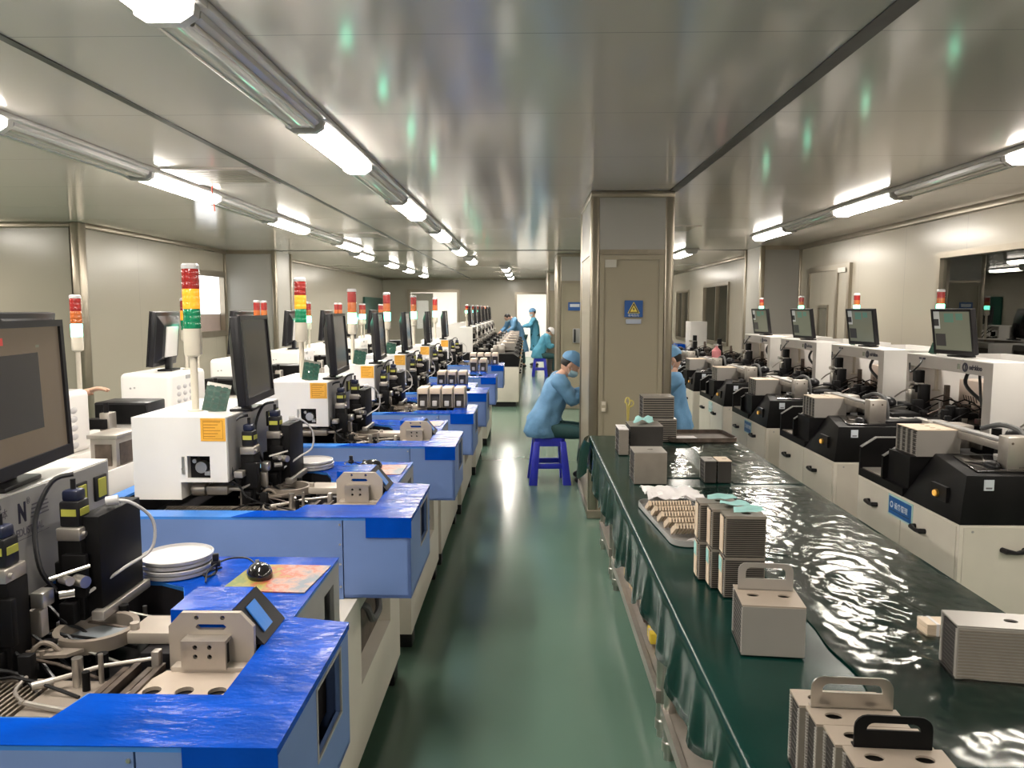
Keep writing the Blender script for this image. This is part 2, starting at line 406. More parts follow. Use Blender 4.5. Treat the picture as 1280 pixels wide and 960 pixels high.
# trims: cove along ceiling, corner posts
def bar(name, pts): 
    b = MB()
    for p in pts: b.box(*p, 0, 0.004)
    return struct(b.build(name, M_trim))
bar('trim_1', [(-4.83, -4.775, 8.30, 12.2, ZC-0.055, ZC), (-8.2, -4.83, 8.195, 8.25, ZC-0.055, ZC), (-4.45, -4.40, 13.0, YB, ZC-0.05, ZC)])
bar('trim_2', [(3.945, 4.0, Y0R, 11.5, ZC-0.055, ZC), (3.70, 3.75, 12.3, YB, ZC-0.05, ZC)])
bar('trim_3', [(-4.4, 3.75, YB-0.05, YB, ZC-0.05, ZC)])
def post(name, x0, x1, y0, y1, m=M_trim):
    b = MB(); b.box(x0, x1, y0, y1, 0, ZC, 0, 0.02, seg=3); return struct(b.build(name, m))
post('trim_4', -4.88, -4.775, 8.17, 8.31)
# wall pillars
def pillar(name, x0, x1, y0, y1, side):
    b = MB(); b.box(x0, x1, y0, y1, 0, ZC); o = struct(b.build(name, M_colg))
    t = MB()
    for xx in (x0, x1):
        t.box(xx-0.035, xx+0.035, y0-0.03, y0+0.05, 0, ZC, 0, 0.015, seg=3)
    t.box(x0, x1, y0-0.02, y0+0.01, ZC-0.06, ZC)
    xe = x1 if side > 0 else x0
    t.box(xe-0.03, xe+0.03, y1-0.06, y1+0.02, 0, ZC, 0, 0.015)
    t.build('trim', M_trim, o)
    return o
pillar('wall_pillar_left', -4.83, -4.03, 12.2, 13.05, 1)
pillar('wall_pillar_right', 3.43, 4.0, 11.5, 12.35, -1)
# window left: bright daylight
b = MB(); b.prism([(11.08, 1.28), (12.18, 1.28), (12.18, 2.27), (11.08, 2.27)], -4.87, -4.80, 'x', [[(11.16, 1.36), (12.1, 1.36), (12.1, 2.19), (11.16, 2.19)]])
w = struct(b.build('window_1', M_trim)); g = MB(); g.box(-4.89, -4.885, 11.15, 12.12, 1.62, 2.2); g.build('pane', M_day, w)
g = MB(); g.box(-4.89, -4.885, 11.15, 12.12, 1.35, 1.62); g.build('lower_pane', mat('frosted_pane', (0.42, 0.33, 0.30), 0.3), w)
# window right near with dim room behind
def win(name, x, ya, yb, za, zb, fw, mull=()):
    b = MB(); holes = []; cuts = [ya + fw] + [v for m_ in mull for v in (m_ - fw/2, m_ + fw/2)] + [yb - fw]
    for i in range(0, len(cuts), 2): holes.append([(cuts[i], za+fw), (cuts[i+1], za+fw), (cuts[i+1], zb-fw), (cuts[i], zb-fw)])
    b.prism([(ya, za), (yb, za), (yb, zb), (ya, zb)], x - 0.03, x + 0.05, 'x', holes)
    o = struct(b.build(name, M_trim)); g = MB()
    g.box(x + 0.01, x + 0.016, ya + fw*0.6, yb - fw*0.6, za + fw*0.6, zb - fw*0.6); g.build('pane', M_glass, o); return o
win('window_2', XR, 4.55, 7.65, 0.98, 2.24, 0.055)
win('window_3', 3.75, 14.55, 16.65, 1.0, 2.2, 0.055, (15.5,))
win('window_4', 3.75, 18.15, 19.65, 0.95, 2.14, 0.055, (18.9,))
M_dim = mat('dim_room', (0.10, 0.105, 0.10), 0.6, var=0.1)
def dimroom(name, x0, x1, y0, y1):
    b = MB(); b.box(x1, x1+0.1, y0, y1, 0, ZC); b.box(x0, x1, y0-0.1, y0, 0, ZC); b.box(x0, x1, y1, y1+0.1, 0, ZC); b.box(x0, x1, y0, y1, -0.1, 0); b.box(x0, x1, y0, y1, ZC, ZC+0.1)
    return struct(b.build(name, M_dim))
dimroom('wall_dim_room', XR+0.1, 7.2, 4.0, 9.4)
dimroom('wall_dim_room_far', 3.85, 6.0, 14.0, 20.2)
def room_fill_lamp(label, loc, w):
    t = thing('ceiling_lamp', label, 'lamp', loc)
    b = MB(); b.box(-0.1, 0.1, -0.6, 0.6, -0.05, -0.005, 0, 0.01); b.build('housing', M_lamph, t)
    ld = bpy.data.lights.new('glow', 'AREA'); ld.shape = 'RECTANGLE'; ld.size = 0.2; ld.size_y = 1.2; ld.energy = w; link('glow', ld, t, (0, 0, -0.07))
room_fill_lamp('added ceiling lamp brightening the dark room behind the large window', (5.9, 6.6, ZC), 9.0)  # no such lamp in view; added to brighten the room behind the glass
t = thing('window_reflection', 'reflection in the large window modelled as a grey framed shape in the dark room', 'window_reflection', (6.2, 9.33, 1.05), 0)  # framed shape imitates a reflection in the window glass
b = MB(); b.prism([(-0.55, 0), (0.55, 0), (0.55, 0.85), (-0.55, 0.85)], -0.02, 0.02, 'y', [[(-0.42, 0.12), (0.42, 0.12), (0.42, 0.73), (-0.42, 0.73)]]); b.build('frame', M_black, t)
b = MB(); b.box(-0.42, 0.42, 0.0, 0.01, 0.12, 0.73); b.build('print', mat('grey_reflection', (0.25, 0.25, 0.25), 0.5, var=0.9, vscale=4), t)
t = thing('low_cabinet', 'low dark cabinet under the framed reflection shape behind the large window', 'cabinet', (6.2, 9.1, 0))
b = MB(); b.box(-0.8, 0.8, -0.2, 0.2, 0.05, 1.0, 0, 0.01); b.build('body', M_grey, t)
b = MB(); [b.box(-0.78 + 0.52*i, -0.30 + 0.52*i, -0.215, -0.2, 0.1, 0.95, 0, 0.004) for i in range(3)]; b.build('door', M_dim, t)
# door on the right wall
def side_door():
    b = MB(); fw = 0.07; ya, yb, z1 = 9.75, 11.05, 2.2
    b.prism([(ya-fw, 0), (ya, 0), (ya, z1), (ya+0.30, z1), (ya+0.30, 0), (ya+0.36, 0), (ya+0.36, z1), (yb, z1), (yb, 0), (yb+fw, 0), (yb+fw, z1+fw), (ya-fw, z1+fw)], XR-0.04, XR+0.01, 'x')
    d = struct(b.build('door_4', M_trim))
    b = MB(); b.prism([(ya+0.36, 0.01), (yb, 0.01), (yb, z1), (ya+0.36, z1)], XR-0.02, XR-0.001, 'x', [[(10.35, 0.95), (10.72, 0.95), (10.72, 1.75), (10.35, 1.75)]]); b.build('door_leaf', M_wall, d)
    b = MB(); b.box(XR-0.02, XR-0.001, ya, ya+0.30, 0.01, z1); b.build('side_panel', M_wall, d)
    b = MB(); b.prism([(10.35, 0.95), (10.72, 0.95), (10.72, 1.75), (10.35, 1.75)], XR-0.035, XR-0.005, 'x', [[(10.39, 0.99), (10.68, 0.99), (10.68, 1.71), (10.39, 1.71)]]); b.build('window_frame', M_trim, d)
    b = MB(); b.box(XR-0.015, XR-0.01, 10.37, 10.70, 0.97, 1.73); b.build('pane', mat('dull_pane', (0.16, 0.15, 0.12), 0.15), d)
    b = MB(); b.box(XR-0.05, XR-0.02, ya+0.03, ya+0.27, z1-0.04, z1+0.02); b.build('closer', M_steel, d)
side_door()
# ceiling joint strips
def strip(name, x, w, y0, y1, m):
    b = MB(); b.box(x-w/2, x+w/2, y0, y1, ZC-0.006, ZC+0.02); return struct(b.build(name, m))
strip('trim_5', 1.13, 0.065, Y0R, 6.2, M_gap)
strip('trim_6', -1.79, 0.035, Y0R, YB, M_gap)
strip('trim_7', 1.13, 0.03, 7.4, YB, M_gap)
b = MB(); b.box(-4.45, 3.75, 12.28, 12.31, ZC-0.006, ZC+0.02); struct(b.build('trim_8', M_gap))

# ---------------------------------------------------------------- free-standing columns
def column(i, x0, x1, y0, y1, front=True):
    b = MB(); b.box(x0, x1, y0, y1, 0, ZC); o = struct(b.build('column_%d' % i, M_colp))
    b = MB(); r = 0.05
    for xx, s in ((x0, 1), (x1, -1)):
        for yy, q in ((y0, 1), (y1, -1)):
            b.box(min(xx-s*0.012, xx+s*r*1.3), max(xx-s*0.012, xx+s*r*1.3), min(yy-q*0.012, yy+q*r*1.3), max(yy-q*0.012, yy+q*r*1.3), 0, ZC, 0, 0.022, seg=4)
    b.box(x0-0.012, x1+0.012, y0-0.014, y1+0.014, ZC-0.055, ZC, 0, 0.01)
    b.build('trim', M_trim, o)
    b = MB(); b.box(x0+0.06, x1-0.06, y0-0.004, y0+0.01, 2.16, ZC-0.055); b.box(x0-0.004, x0+0.01, y0+0.06, y1-0.06, 2.16, ZC-0.055); b.build('upper_panel', M_colg, o)
    b = MB(); b.box(x0+0.06, x1-0.06, y0-0.010, y0+0.01, 2.125, 2.165); b.box(x0-0.01, x0+0.01, y0+0.06, y1-0.06, 2.125, 2.165); b.build('cross_trim', M_trim, o)
    b = MB(); b.prism([(x0+0.065, 0.1), (x1-0.065, 0.1), (x1-0.065, 2.12), (x0+0.065, 2.12)], y0-0.012, y0+0.01, 'y', [[(x0+0.10, 0.1001), (x1-0.10, 0.1001), (x1-0.10, 2.085), (x0+0.10, 2.085)]]); b.build('door_frame', M_colp, o)
    b = MB(); b.box(x0-0.02, x1+0.02, y0-0.02, y1+0.02, 0, 0.07, 0, 0.006); b.build('baseboard', M_trim, o)
    return o
c1 = column(1, 0.495, 1.13, 6.15, 7.28)
column(2, 0.48, 1.12, 13.0, 14.1); column(3, 0.48, 1.12, 19.8, 20.8)
# warning sign on the column
t = thing('warning_sign', 'blue electrical hazard sign with yellow triangle on the column', 'sign', (0.83, 6.137, 1.70))
b = MB(); b.box(-0.072, 0.072, -0.003, 0.0005, -0.066, 0.066); b.build('plate', M_signb, t)
b = MB(); b.prism([(-0.048, -0.035), (0.048, -0.035), (0, 0.055)], -0.006, -0.002, 'y'); b.build('triangle', M_signy, t)
b = MB(); b.prism([(-0.041, -0.031), (0.041, -0.031), (0, 0.046)], -0.0068, -0.006, 'y', [[(-0.029, -0.024), (0.029, -0.024), (0, 0.030)]])
b.prism([(0.004, 0.018), (-0.009, -0.004), (-0.001, -0.004), (-0.004, -0.021), (0.009, 0.002), (0.001, 0.002)], -0.0068, -0.006, 'y'); b.build('lightning_mark', M_ink, t)
text('有电危险', 0.022, M_signw, t, (0, -0.0034, -0.060), (1, 0, 0), (0, 0, 1), align='CENTER')
t = thing('label_plate', 'pale label strip below the blue hazard sign on the column', 'label', (0.83, 6.138, 1.60)); b = MB(); b.box(-0.06, 0.06, -0.002, 0, -0.018, 0.018); b.build('plate', mat('pale_blue_label', (0.42, 0.46, 0.55), 0.5), t)
t = thing('label_plate', 'small pale sticker at the top corner of the column door', 'label', (0.645, 6.138, 2.055)); b = MB(); b.box(-0.045, 0.045, -0.002, 0, -0.03, 0.03); b.build('plate', mat('pale_label', (0.52, 0.49, 0.42), 0.5), t)
M_swi = mat('switch_plate', (0.40, 0.35, 0.26), 0.4)
t = thing('wall_switch', 'beige two-gang switch low on the front of the column', 'switch', (0.60, 6.138, 0.92))
b = MB(); b.box(-0.024, 0.024, -0.010, 0, -0.045, 0.045, 0, 0.004); b.build('plate', M_swi, t)
for zz in (-0.025, 0.025):
    b = MB(); b.box(-0.014, 0.014, -0.015, -0.009, zz-0.014, zz+0.014, 0, 0.003); b.build('rocker', M_ivory, t)
# small instruments on the second column
t = thing('wall_telephone', 'dark wall telephone on the second column behind the seated worker', 'telephone', (0.80, 12.99, 1.25))
b = MB(); b.box(-0.06, 0.06, -0.05, 0, -0.12, 0.12, 0, 0.01); b.build('body', M_grey, t)
b = MB(); b.tube([(-0.03, -0.06, 0.10), (-0.03, -0.09, 0.05), (-0.03, -0.09, -0.05), (-0.03, -0.06, -0.10)], 0.018, smooth=4); b.build('handset', M_black, t)
t = thing('notice_sign', 'dark blue notice on the second column behind the seated worker', 'sign', (0.77, 12.985, 1.74))
b = MB(); b.box(-0.11, 0.11, -0.006, 0, -0.07, 0.07); b.build('plate', M_signb, t); b = MB(); b.box(-0.08, 0.08, -0.008, -0.005, -0.01, 0.04); b.build('print', M_signw, t)

# ---------------------------------------------------------------- ceiling lamps, trays, vents
def lamp_lit_mesh():
    t = thing('ceiling_lamp', '', 'ceiling lamp', (0, 0, ZC))
    b = MB(); b.box(-0.115, 0.115, -0.60, 0.60, -0.028, 0, 0, 0.008); b.build('housing', M_lamph, t)
    b = MB()
    pr = [(-0.085, -0.025), (-0.078, -0.055), (-0.045, -0.075), (0.045, -0.075), (0.078, -0.055), (0.085, -0.025)]
    b.prism(pr, -0.55, 0.55, 'y'); b.build('diffuser', M_lamp, t)
    for s in (-1, 1):
        b = MB(); b.prism([(-0.095, -0.02), (-0.088, -0.06), (-0.05, -0.083), (0.05, -0.083), (0.088, -0.06), (0.095, -0.02)], s*0.55, s*0.59, 'y'); b.build('end_cap', M_lamph, t)
    ld = bpy.data.lights.new('glow', 'AREA'); ld.shape = 'RECTANGLE'; ld.size = 0.16; ld.size_y = 1.1; ld.energy = LAMP_W; ld.color = LAMP_COL
    link('glow', ld, t, (0, 0, -0.082))
    return t
lit = lamp_lit_mesh()
def lamp_off_mesh():
    t = thing('lamp_tray', '', 'lamp tray', (0, 0, ZC))
    b = MB(); b.box(-0.115, 0.115, -0.68, 0.68, -0.026, 0, 0, 0.008); b.build('housing', M_lamph, t)
    b = MB(); b.prism([(-0.085, -0.024), (-0.082, -0.045), (-0.05, -0.066), (0.05, -0.066), (0.082, -0.045), (0.085, -0.024)], -0.66, 0.66, 'y'); b.build('cover', M_lampo, t)
    for s in (-1, 1):
        b = MB(); b.tube([(s*0.055, -0.66, -0.062), (s*0.055, 0.66, -0.062)], 0.009); b.build('rail', M_steel, t)
    return t
off = lamp_off_mesh()
ords = ['nearest', 'second', 'third', 'fourth', 'fifth', 'sixth', 'seventh', 'eighth', 'ninth']
used = {'lit': False, 'off': False}
def put(kind, x, y, label, group):
    src = lit if kind == 'lit' else off
    if not used[kind]:
        used[kind] = True; o = src; o.location = (x, y, ZC); o['label'] = label
    else:
        o = place(src, label, (x, y, ZC))
    o['group'] = group
def lamprow(x, ys, rowname, offs):
    for i, y in enumerate(ys): put('lit', x, y, '%s lit ceiling lamp of the row %s' % (ords[i], rowname), 'lit ceiling lamps')
    for i, y in enumerate(offs): put('off', x, y, '%s unlit clear lamp cover of the row %s' % (ords[i], rowname), 'unlit lamp covers')
lamprow(-1.075, [-0.7, 1.78, 4.34, 6.9, 9.32, 11.8, 14.3], 'above the blue machines', [0.55, 3.06, 5.62, 8.11, 10.56])
lamprow(-2.56, [0.6, 3.14, 5.68, 8.2, 10.9], 'over the second machine row', [1.87, 4.41, 6.94, 9.5])
lamprow(2.88, [-1.0, 1.55, 4.12, 6.69, 9.23], 'along the window side wall', [0.28, 2.84, 5.4, 7.96])
lamprow(2.5, [12.6, 16.5, 19.7], 'past the wall pillar', [])
lamprow(-2.8, [13.0, 15.6, 17.8, 20.3], 'toward the far double door', [])
lamprow(-0.52, [17.2, 19.5, 21.9], 'toward the far open doorway', [])
lamprow(-6.3, [1.8, 4.4, 6.9], 'over the side bay', [])
lamprow(0.6, [-3.2], 'added unseen behind the viewer', [])  # unseen lamp, added to complete the room's lighting
def vent(x, y, label):
    t = thing('ceiling_vent', label, 'air vent', (x, y, ZC), 0, 'ceiling air vents')
    b = MB(); b.prism([(-0.3, -0.3), (0.3, -0.3), (0.3, 0.3), (-0.3, 0.3)], -0.012, 0, 'z', [[(-0.25, -0.25), (0.25, -0.25), (0.25, 0.25), (-0.25, 0.25)]]); b.build('frame', M_ceil, t)
    b = MB(); b.box(-0.25, 0.25, -0.25, 0.25, -0.003, -0.001); b.build('backing', M_gap, t)
    b = MB()
    for k in range(9): b.box(-0.25, 0.25, -0.235 + 0.055*k, -0.205 + 0.055*k, -0.011, -0.003)
    b.build('louvre', M_wall, t)
vent(-2.12, 5.4, 'louvred ceiling vent over the second machine row')
vent(-2.12, 9.7, 'louvred ceiling vent beyond the one with the red cord')
vent(1.62, 9.0, 'louvred ceiling vent just beyond the column')
t = link('red_cord', None); bpy.data.objects.remove(t)
b = MB(); b.tube([(-2.34, 5.75, ZC), (-2.345, 5.75, ZC-0.06), (-2.335, 5.75, ZC-0.13), (-2.33, 5.75, ZC-0.2)], 0.005, smooth=3); tag(b.build('hanging_cord', mat('red_cord', (0.6, 0.08, 0.05), 0.6)), 'short red cord hanging from the ceiling beside a louvred vent', 'cord')
b = MB(); b.box(-4.44, -4.38, 20.6, 23.2, 1.15, 2.02, 0, 0.01); o = b.build('green_board', M_board); tag(o, 'dark green notice board on the far end of the side wall', 'board')

# ---------------------------------------------------------------- signal towers (a part of its machine)
TM = {}
def tower(parent, x, y, z, ph, r, h, lit, base_h=0.0):
    """pole of height ph, then an ivory base, then green, amber, red lenses of height h"""
    def part(key, name, par, build, m):
        k = (key, r, h, ph, base_h, m.name)
        if k not in TM:
            b = MB(); build(b); o = b.build(name, m, par); TM[k] = o.data; return o
        return link(name, TM[k], par)
    root = part('pole', 'signal_tower', parent, lambda b: (b.lathe([(r*0.9, 0), (r*0.9, 0.006), (r*0.42, 0.010), (r*0.42, ph)], n=16)), M_ivory)
    root.location = (x, y, z)
    part('base', 'socket', root, lambda b: b.lathe([(r*0.5, ph-0.02), (r*0.96, ph-0.012), (r, ph), (r, ph+base_h)], n=20), M_ivory)
    z0 = ph + base_h
    for i, c in enumerate(('green', 'amber', 'red')):
        mm = {'green': M_grn, 'amber': M_amb, 'red': M_red}[c]
        if c == lit: mm = {'green': M_grn_on, 'amber': M_amb_on, 'red': M_red_on}[c]
        za = z0 + i*h
        part('l%d' % i, c + '_lens', root, lambda b, za=za: b.lathe([(0, za), (r*0.93, za), (r*0.96, za+0.004), (r*0.96, za+h*0.3), (r*0.94, za+h*0.32), (r*0.96, za+h*0.36), (r*0.96, za+h*0.62), (r*0.94, za+h*0.65), (r*0.96, za+h*0.7), (r*0.96, za+h-0.004), (r*0.9, za+h), (0, za+h)], n=20), mm)
    part('cap', 'cap', root, lambda b: b.lathe([(0, z0+3*h), (r*0.98, z0+3*h), (r*0.98, z0+3*h+r*0.4), (r*0.8, z0+3*h+r*0.62), (0, z0+3*h+r*0.66)], n=20), M_plate)
    return root

# ---------------------------------------------------------------- monitors
def monitor(name, label, w=0.41, h=0.34, lift=0.035, ui=None, tilt=0.0, backm=M_black, group=None, white_back=False):
    """faces +X, stands on its base at z = 0"""
    t = thing(name, label, 'monitor', (0, 0, 0), 0, group)
    R = Matrix.Translation((0, 0, lift)) @ Matrix.Rotation(tilt, 4, 'Y')
    b = MB(); b.box(-0.09, 0.0, -0.08, 0.08, 0, 0.012, 0, 0.004); b.box(-0.06, -0.03, -0.035, 0.035, 0.01, lift+0.16, 0, 0.006); b.build('stand', M_black, t)
    b = MB(); b.box(-0.022, 0.012, -w/2, w/2, 0, h, 0, 0.006, R)
    b.hexa([(-0.05, -w*0.34, 0.06), (-0.02, -w*0.46, 0.02), (-0.02, w*0.46, 0.02), (-0.05, w*0.34, 0.06), (-0.05, -w*0.34, h-0.08), (-0.02, -w*0.46, h-0.02), (-0.02, w*0.46, h-0.02), (-0.05, w*0.34, h-0.08)], 0, 0.006, R)
    b.build('housing', backm, t)
    b = MB(); bz = 0.016
    b.prism([(-w/2, 0), (w/2, 0), (w/2, h), (-w/2, h)], 0.011, 0.019, 'x', [[(-w/2+bz, bz+0.012), (w/2-bz, bz+0.012), (w/2-bz, h-bz), (-w/2+bz, h-bz)]], 0, R); b.build('bezel', M_black, t)
    b = MB(); ms = [M_disp]; x = 0.0125
    b.box(0.005, x, -w/2+bz, w/2-bz, bz+0.012, h-bz, 0, 0, R)
    for k, (u0, u1, v0, v1, mm) in enumerate(ui or []):
        if mm not in ms: ms.append(mm)
        W, H = w-2*bz, h-2*bz-0.012
        b.box(x-0.002, x+0.0004*(1+k*0.3), -W/2+u0*W, -W/2+u1*W, bz+0.012+v0*H, bz+0.012+v1*H, ms.index(mm), 0, R)
    b.build('screen', ms, t, ang=0)
    if white_back:
        b = MB(); b.box(-0.058, -0.048, -0.10, 0.10, 0.06, h-0.09, 0, 0.003, R); b.build('back_plate', M_white, t)
    return t

# ---------------------------------------------------------------- small repeated things
def magazine(name, label, w=0.16, d=0.065, h=0.14, group=None, slots=20, handle=None, topm=None, face=None, holes=1, cat='magazine'):
    """slotted carrier box: open comb ends at -x and +x, plain plates front and back"""
    t = thing(name, label, cat, (0, 0, 0), 0, group)
    tm = topm or M_magtop
    b = MB(); hs = []
    n = holes
    for k in range(n):
        cx = -w/2 + w*(k+0.5)/n + (0.0 if n > 1 else 0.01)
        hs.append([(cx+0.016*math.cos(2*PI*i/14), 0.0+min(0.012, d*0.2)*math.sin(2*PI*i/14)) for i in range(14)])
    b.prism([(-w/2, -d/2), (w/2, -d/2), (w/2, d/2), (-w/2, d/2)], h-0.004, h, 'z', hs); b.build('top_plate', tm, t)
    b = MB(); b.box(-w/2+0.004, w/2-0.004, -d/2+0.004, d/2-0.004, 0.006, h-0.012); b.box(-w/2, w/2, -d/2, d/2, 0, 0.005); b.build('core', M_magd, t)
    for s in (-1, 1):
        b = MB(); b.box(-w/2+0.001, w/2-0.001, s*d/2-0.002, s*d/2+0.002, 0.002, h-0.004); b.build('side_plate', face or M_mag, t)
    for s in (-1, 1):
        b = MB()
        for q in (-1, 1):
            for k in range(slots):
                z = 0.006 + (h-0.014)*k/slots
                b.box(s*(w/2-0.004)-0.004, s*(w/2-0.004)+0.004, q*(d/2-0.005)-0.005, q*(d/2-0.005)+0.005, z, z+(h-0.014)/slots*0.55)
        for k in range(0, slots, 2):
            z = 0.006 + (h-0.014)*k/slots
            b.box(s*(w/2-0.006)-0.002, s*(w/2-0.006)+0.002, -d/2+0.010, d/2-0.010, z, z+(h-0.014)/slots*0.30)
        b.build('slot_comb', M_magf, t)
    if handle:
        hw, hh, hm, y = handle
        b = MB(); r = 0.022
        def rr(x0, x1, z0, z1, r):
            pts = []
            for cx, cz, a0 in ((x1-r, z1-r, 0), (x0+r, z1-r, 90)):
                for i in range(5):
                    a = math.radians(a0 + 22.5*i); pts.append((cx+r*math.cos(a), cz+r*math.sin(a)))
            return pts + [(x0, z0), (x1, z0)]
        b.prism(rr(-hw/2, hw/2, h, h+hh, r), y-0.002, y+0.002, 'y', [rr(-hw/2+0.02, hw/2-0.02, h+0.032, h+hh-0.013, r*0.6)])
        b.box(-hw/2, hw/2, y-0.002, y+0.012, h, h+0.003)
        b.build('handle', hm, t)
    return t

# ---------------------------------------------------------------- blue-topped bonding machines (row beside the aisle)
def machine_A():
    t = thing('bonding_machine', 'x', 'machine', (0, 0, 0), 0, 'blue-topped bonding machines')
    xl = -1.20
    # deck sheet with the pit cut out
    outer = [(0, 0), (0, 0.50), (-0.135, 0.53), (-0.135, 0.96), (xl, 0.96), (xl, 0)]
    hole = [(-0.155, 0.17), (-0.41, 0.17), (-0.425, 0.085), (-1.14, 0.085), (-1.14, 0.76), (-0.72, 0.765), (-0.55, 0.755), (-0.475, 0.715), (-0.44, 0.64), (-0.42, 0.57), (-0.30, 0.505), (-0.16, 0.48)]
    b = MB(); b.prism(outer, 0.975, 0.985, 'z', [hole]); deck = b.build('deck', M_filml, t, ang=0)
    # blue protective film on the arm, the front strip and the rear shelf
    b = MB()
    b.prism([(0.003, -0.003), (0.003, 0.503), (-0.135, 0.532), (-0.158, 0.48), (-0.154, 0.168), (-0.405, 0.168), (-0.425, 0.08), (-0.56, 0.08), (-0.62, -0.003)], 0.985, 0.9865, 'z', m=0)
    b.prism([(-0.133, 0.535), (-0.133, 0.962), (-0.80, 0.962), (-0.80, 0.762), (-0.72, 0.767), (-0.55, 0.757), (-0.475, 0.717), (-0.44, 0.642), (-0.42, 0.572), (-0.30, 0.507), (-0.16, 0.482)], 0.985, 0.9865, 'z')
    b.box(-0.155, 0.003, -0.0035, 0.0, 0.915, 0.986); b.box(0.0, 0.003, -0.003, 0.5, 0.972, 0.986)
    b.build('protective_film', M_film, t, ang=0)
    # skirt panels
    b = MB(); b.box(xl, -0.237, 0.0, 0.012, 0.60, 0.975); b.box(-0.233, 0.0, 0.0, 0.012, 0.70, 0.975)
    b.prism([(-0.233, 0.70), (-0.03, 0.70), (0, 0.72), (0, 0.73), (-0.233, 0.73)], 0.012, 0.014, 'y')
    b.build('front_panel', M_lblue, t)
    b = MB(); b.prism([(0.0, 0.70), (0.50, 0.70), (0.50, 0.975), (0.0, 0.975)], -0.012, 0.0, 'x', [[(0.24, 0.815), (0.425, 0.815), (0.425, 0.958), (0.24, 0.958)]])
    b.box(-0.233, -0.012, 0.488, 0.50, 0.70, 0.975); b.box(-0.233, -0.0, 0.0, 0.5, 0.70, 0.712); b.build('arm_panel', M_lblue, t)
    b = MB(); b.box(-0.055, -0.04, 0.22, 0.45, 0.80, 0.965); b.build('dark_window', M_pit, t)
    b = MB(); b.prism([(0.235, 0.81), (0.43, 0.81), (0.43, 0.963), (0.235, 0.963)], -0.002, 0.002, 'x', [[(0.241, 0.816), (0.424, 0.816), (0.424, 0.957), (0.241, 0.957)]]); b.build('window_frame', M_grey, t)
    b = MB(); b.prism([(0.50, 0.60), (0.96, 0.60), (0.96, 0.975), (0.50, 0.975)], -0.147, -0.135, 'x', [[(0.56, 0.74), (0.66, 0.74), (0.66, 0.93), (0.56, 0.93)], [(0.80, 0.74), (0.90, 0.74), (0.90, 0.93), (0.80, 0.93)]])
    b.box(xl, -0.135, 0.948, 0.96, 0.60, 0.975); b.build('rear_panel', M_grey, t)
    b = MB(); b.box(-0.20, -0.18, 0.52, 0.94, 0.7, 0.96); b.build('rear_recess', M_pit, t)
    b = MB()
    for z in (0.96, 0.89, 0.82, 0.74, 0.66):
        b.cyl((-0.245, -0.003, z), (-0.245, 0.002, z), 0.004, n=8)
    b.build('screw', M_steel, t)
    # pit lining
    b = MB(); b.box(-1.19, -0.156, 0.06, 0.80, 0.86, 0.87); b.box(-0.40, -0.157, 0.172, 0.36, 0.87, 0.940); 
    for i in range(len(hole)):
        p, q = hole[i], hole[(i+1) % len(hole)]
        b.faces([(p[0], p[1], 0.86), (q[0], q[1], 0.86), (q[0], q[1], 0.9755), (p[0], p[1], 0.9755)], [(0, 1, 2, 3)])
    b.build('pit_lining', M_pit, t, ang=0)
    # lower cabinet with recess and pipe
    b = MB(); b.box(xl, -0.25, -0.30, 0.85, 0.10, 0.60); b.box(xl, -0.25, 0.02, 0.85, 0.6, 0.695)
    b.prism([(-0.30, 0.10), (0.85, 0.10), (0.85, 0.695), (-0.30, 0.695)], -0.25, -0.19, 'x', [[(0.05, 0.36), (0.62, 0.36), (0.62, 0.64), (0.05, 0.64)]])
    b.build('cabinet', M_cream, t)
    b = MB(); b.box(-0.249, -0.246, 0.05, 0.62, 0.36, 0.64); b.build('recess_plate', M_dark, t)
    b = MB(); b.tube([(-0.246, 0.20, 0.60), (-0.205, 0.22, 0.58), (-0.20, 0.30, 0.50), (-0.205, 0.45, 0.48), (-0.225, 0.52, 0.52), (-0.246, 0.53, 0.60)], 0.014, smooth=4); b.build('pipe_handle', M_rubber, t)
    for (fx, fy) in ((-0.25, -0.18), (-0.25, 0.79), (-1.12, -0.18), (-1.12, 0.79)):
        b = MB(); b.box(fx-0.05, fx+0.05, fy-0.05, fy+0.05, 0, 0.10, 0, 0.006); b.build('foot', M_black, t)
    # white head with a notch, window, sticker
    hx0, hx1, hy0, hy1, hz = -1.075, -0.72, 0.23, 0.83, 1.298
    prof = [(hx0, 0.986), (-0.897, 0.986), (-0.897, 1.053), (hx1, 1.053), (hx1, hz), (hx0, hz)]
    hd = [(-0.871, 1.068), (-0.785, 1.068), (-0.785, 1.152), (-0.871, 1.152)]
    b = MB(); b.prism(prof, hy0, hy0+0.006, 'y', [hd]); b.prism(prof, hy0+0.006, hy1, 'y', [[(-0.88, 1.06), (-0.775, 1.06), (-0.775, 1.16), (-0.88, 1.16)]])
    head = b.build('head', M_white, t, ang=0)
    b = MB(); b.box(hx1-0.001, hx1+0.003, hy0+0.008, hy1-0.008, 1.056, hz-0.004); b.build('side_plate', M_grey, head)
    b = MB(); b.box(-0.89, -0.77, hy0+0.05, hy0+0.06, 1.06, 1.16, 0); b.cyl((-0.828, hy0+0.02, 1.105), (-0.828, hy0+0.06, 1.105), 0.022, m=1); b.cyl((-0.85, hy0+0.015, 1.13), (-0.85, hy0+0.06, 1.13), 0.008, m=1)
    b.box(-0.815, -0.795, hy0+0.02, hy0+0.05, 1.075, 1.09, 1); b.build('window_mechanism', [M_pit, M_steel], head)
    b = MB(); b.cyl((-0.885, hy0-0.01, 1.105), (-0.885, hy0+0.002, 1.105), 0.005, n=10); b.box(-0.890, -0.880, hy0-0.004, hy0, 1.085, 1.15); b.build('latch', M_steel, head)
    b = MB(); b.box(-0.815, -0.722, hy0-0.0015, hy0+0.0, 1.209, 1.295, 0)
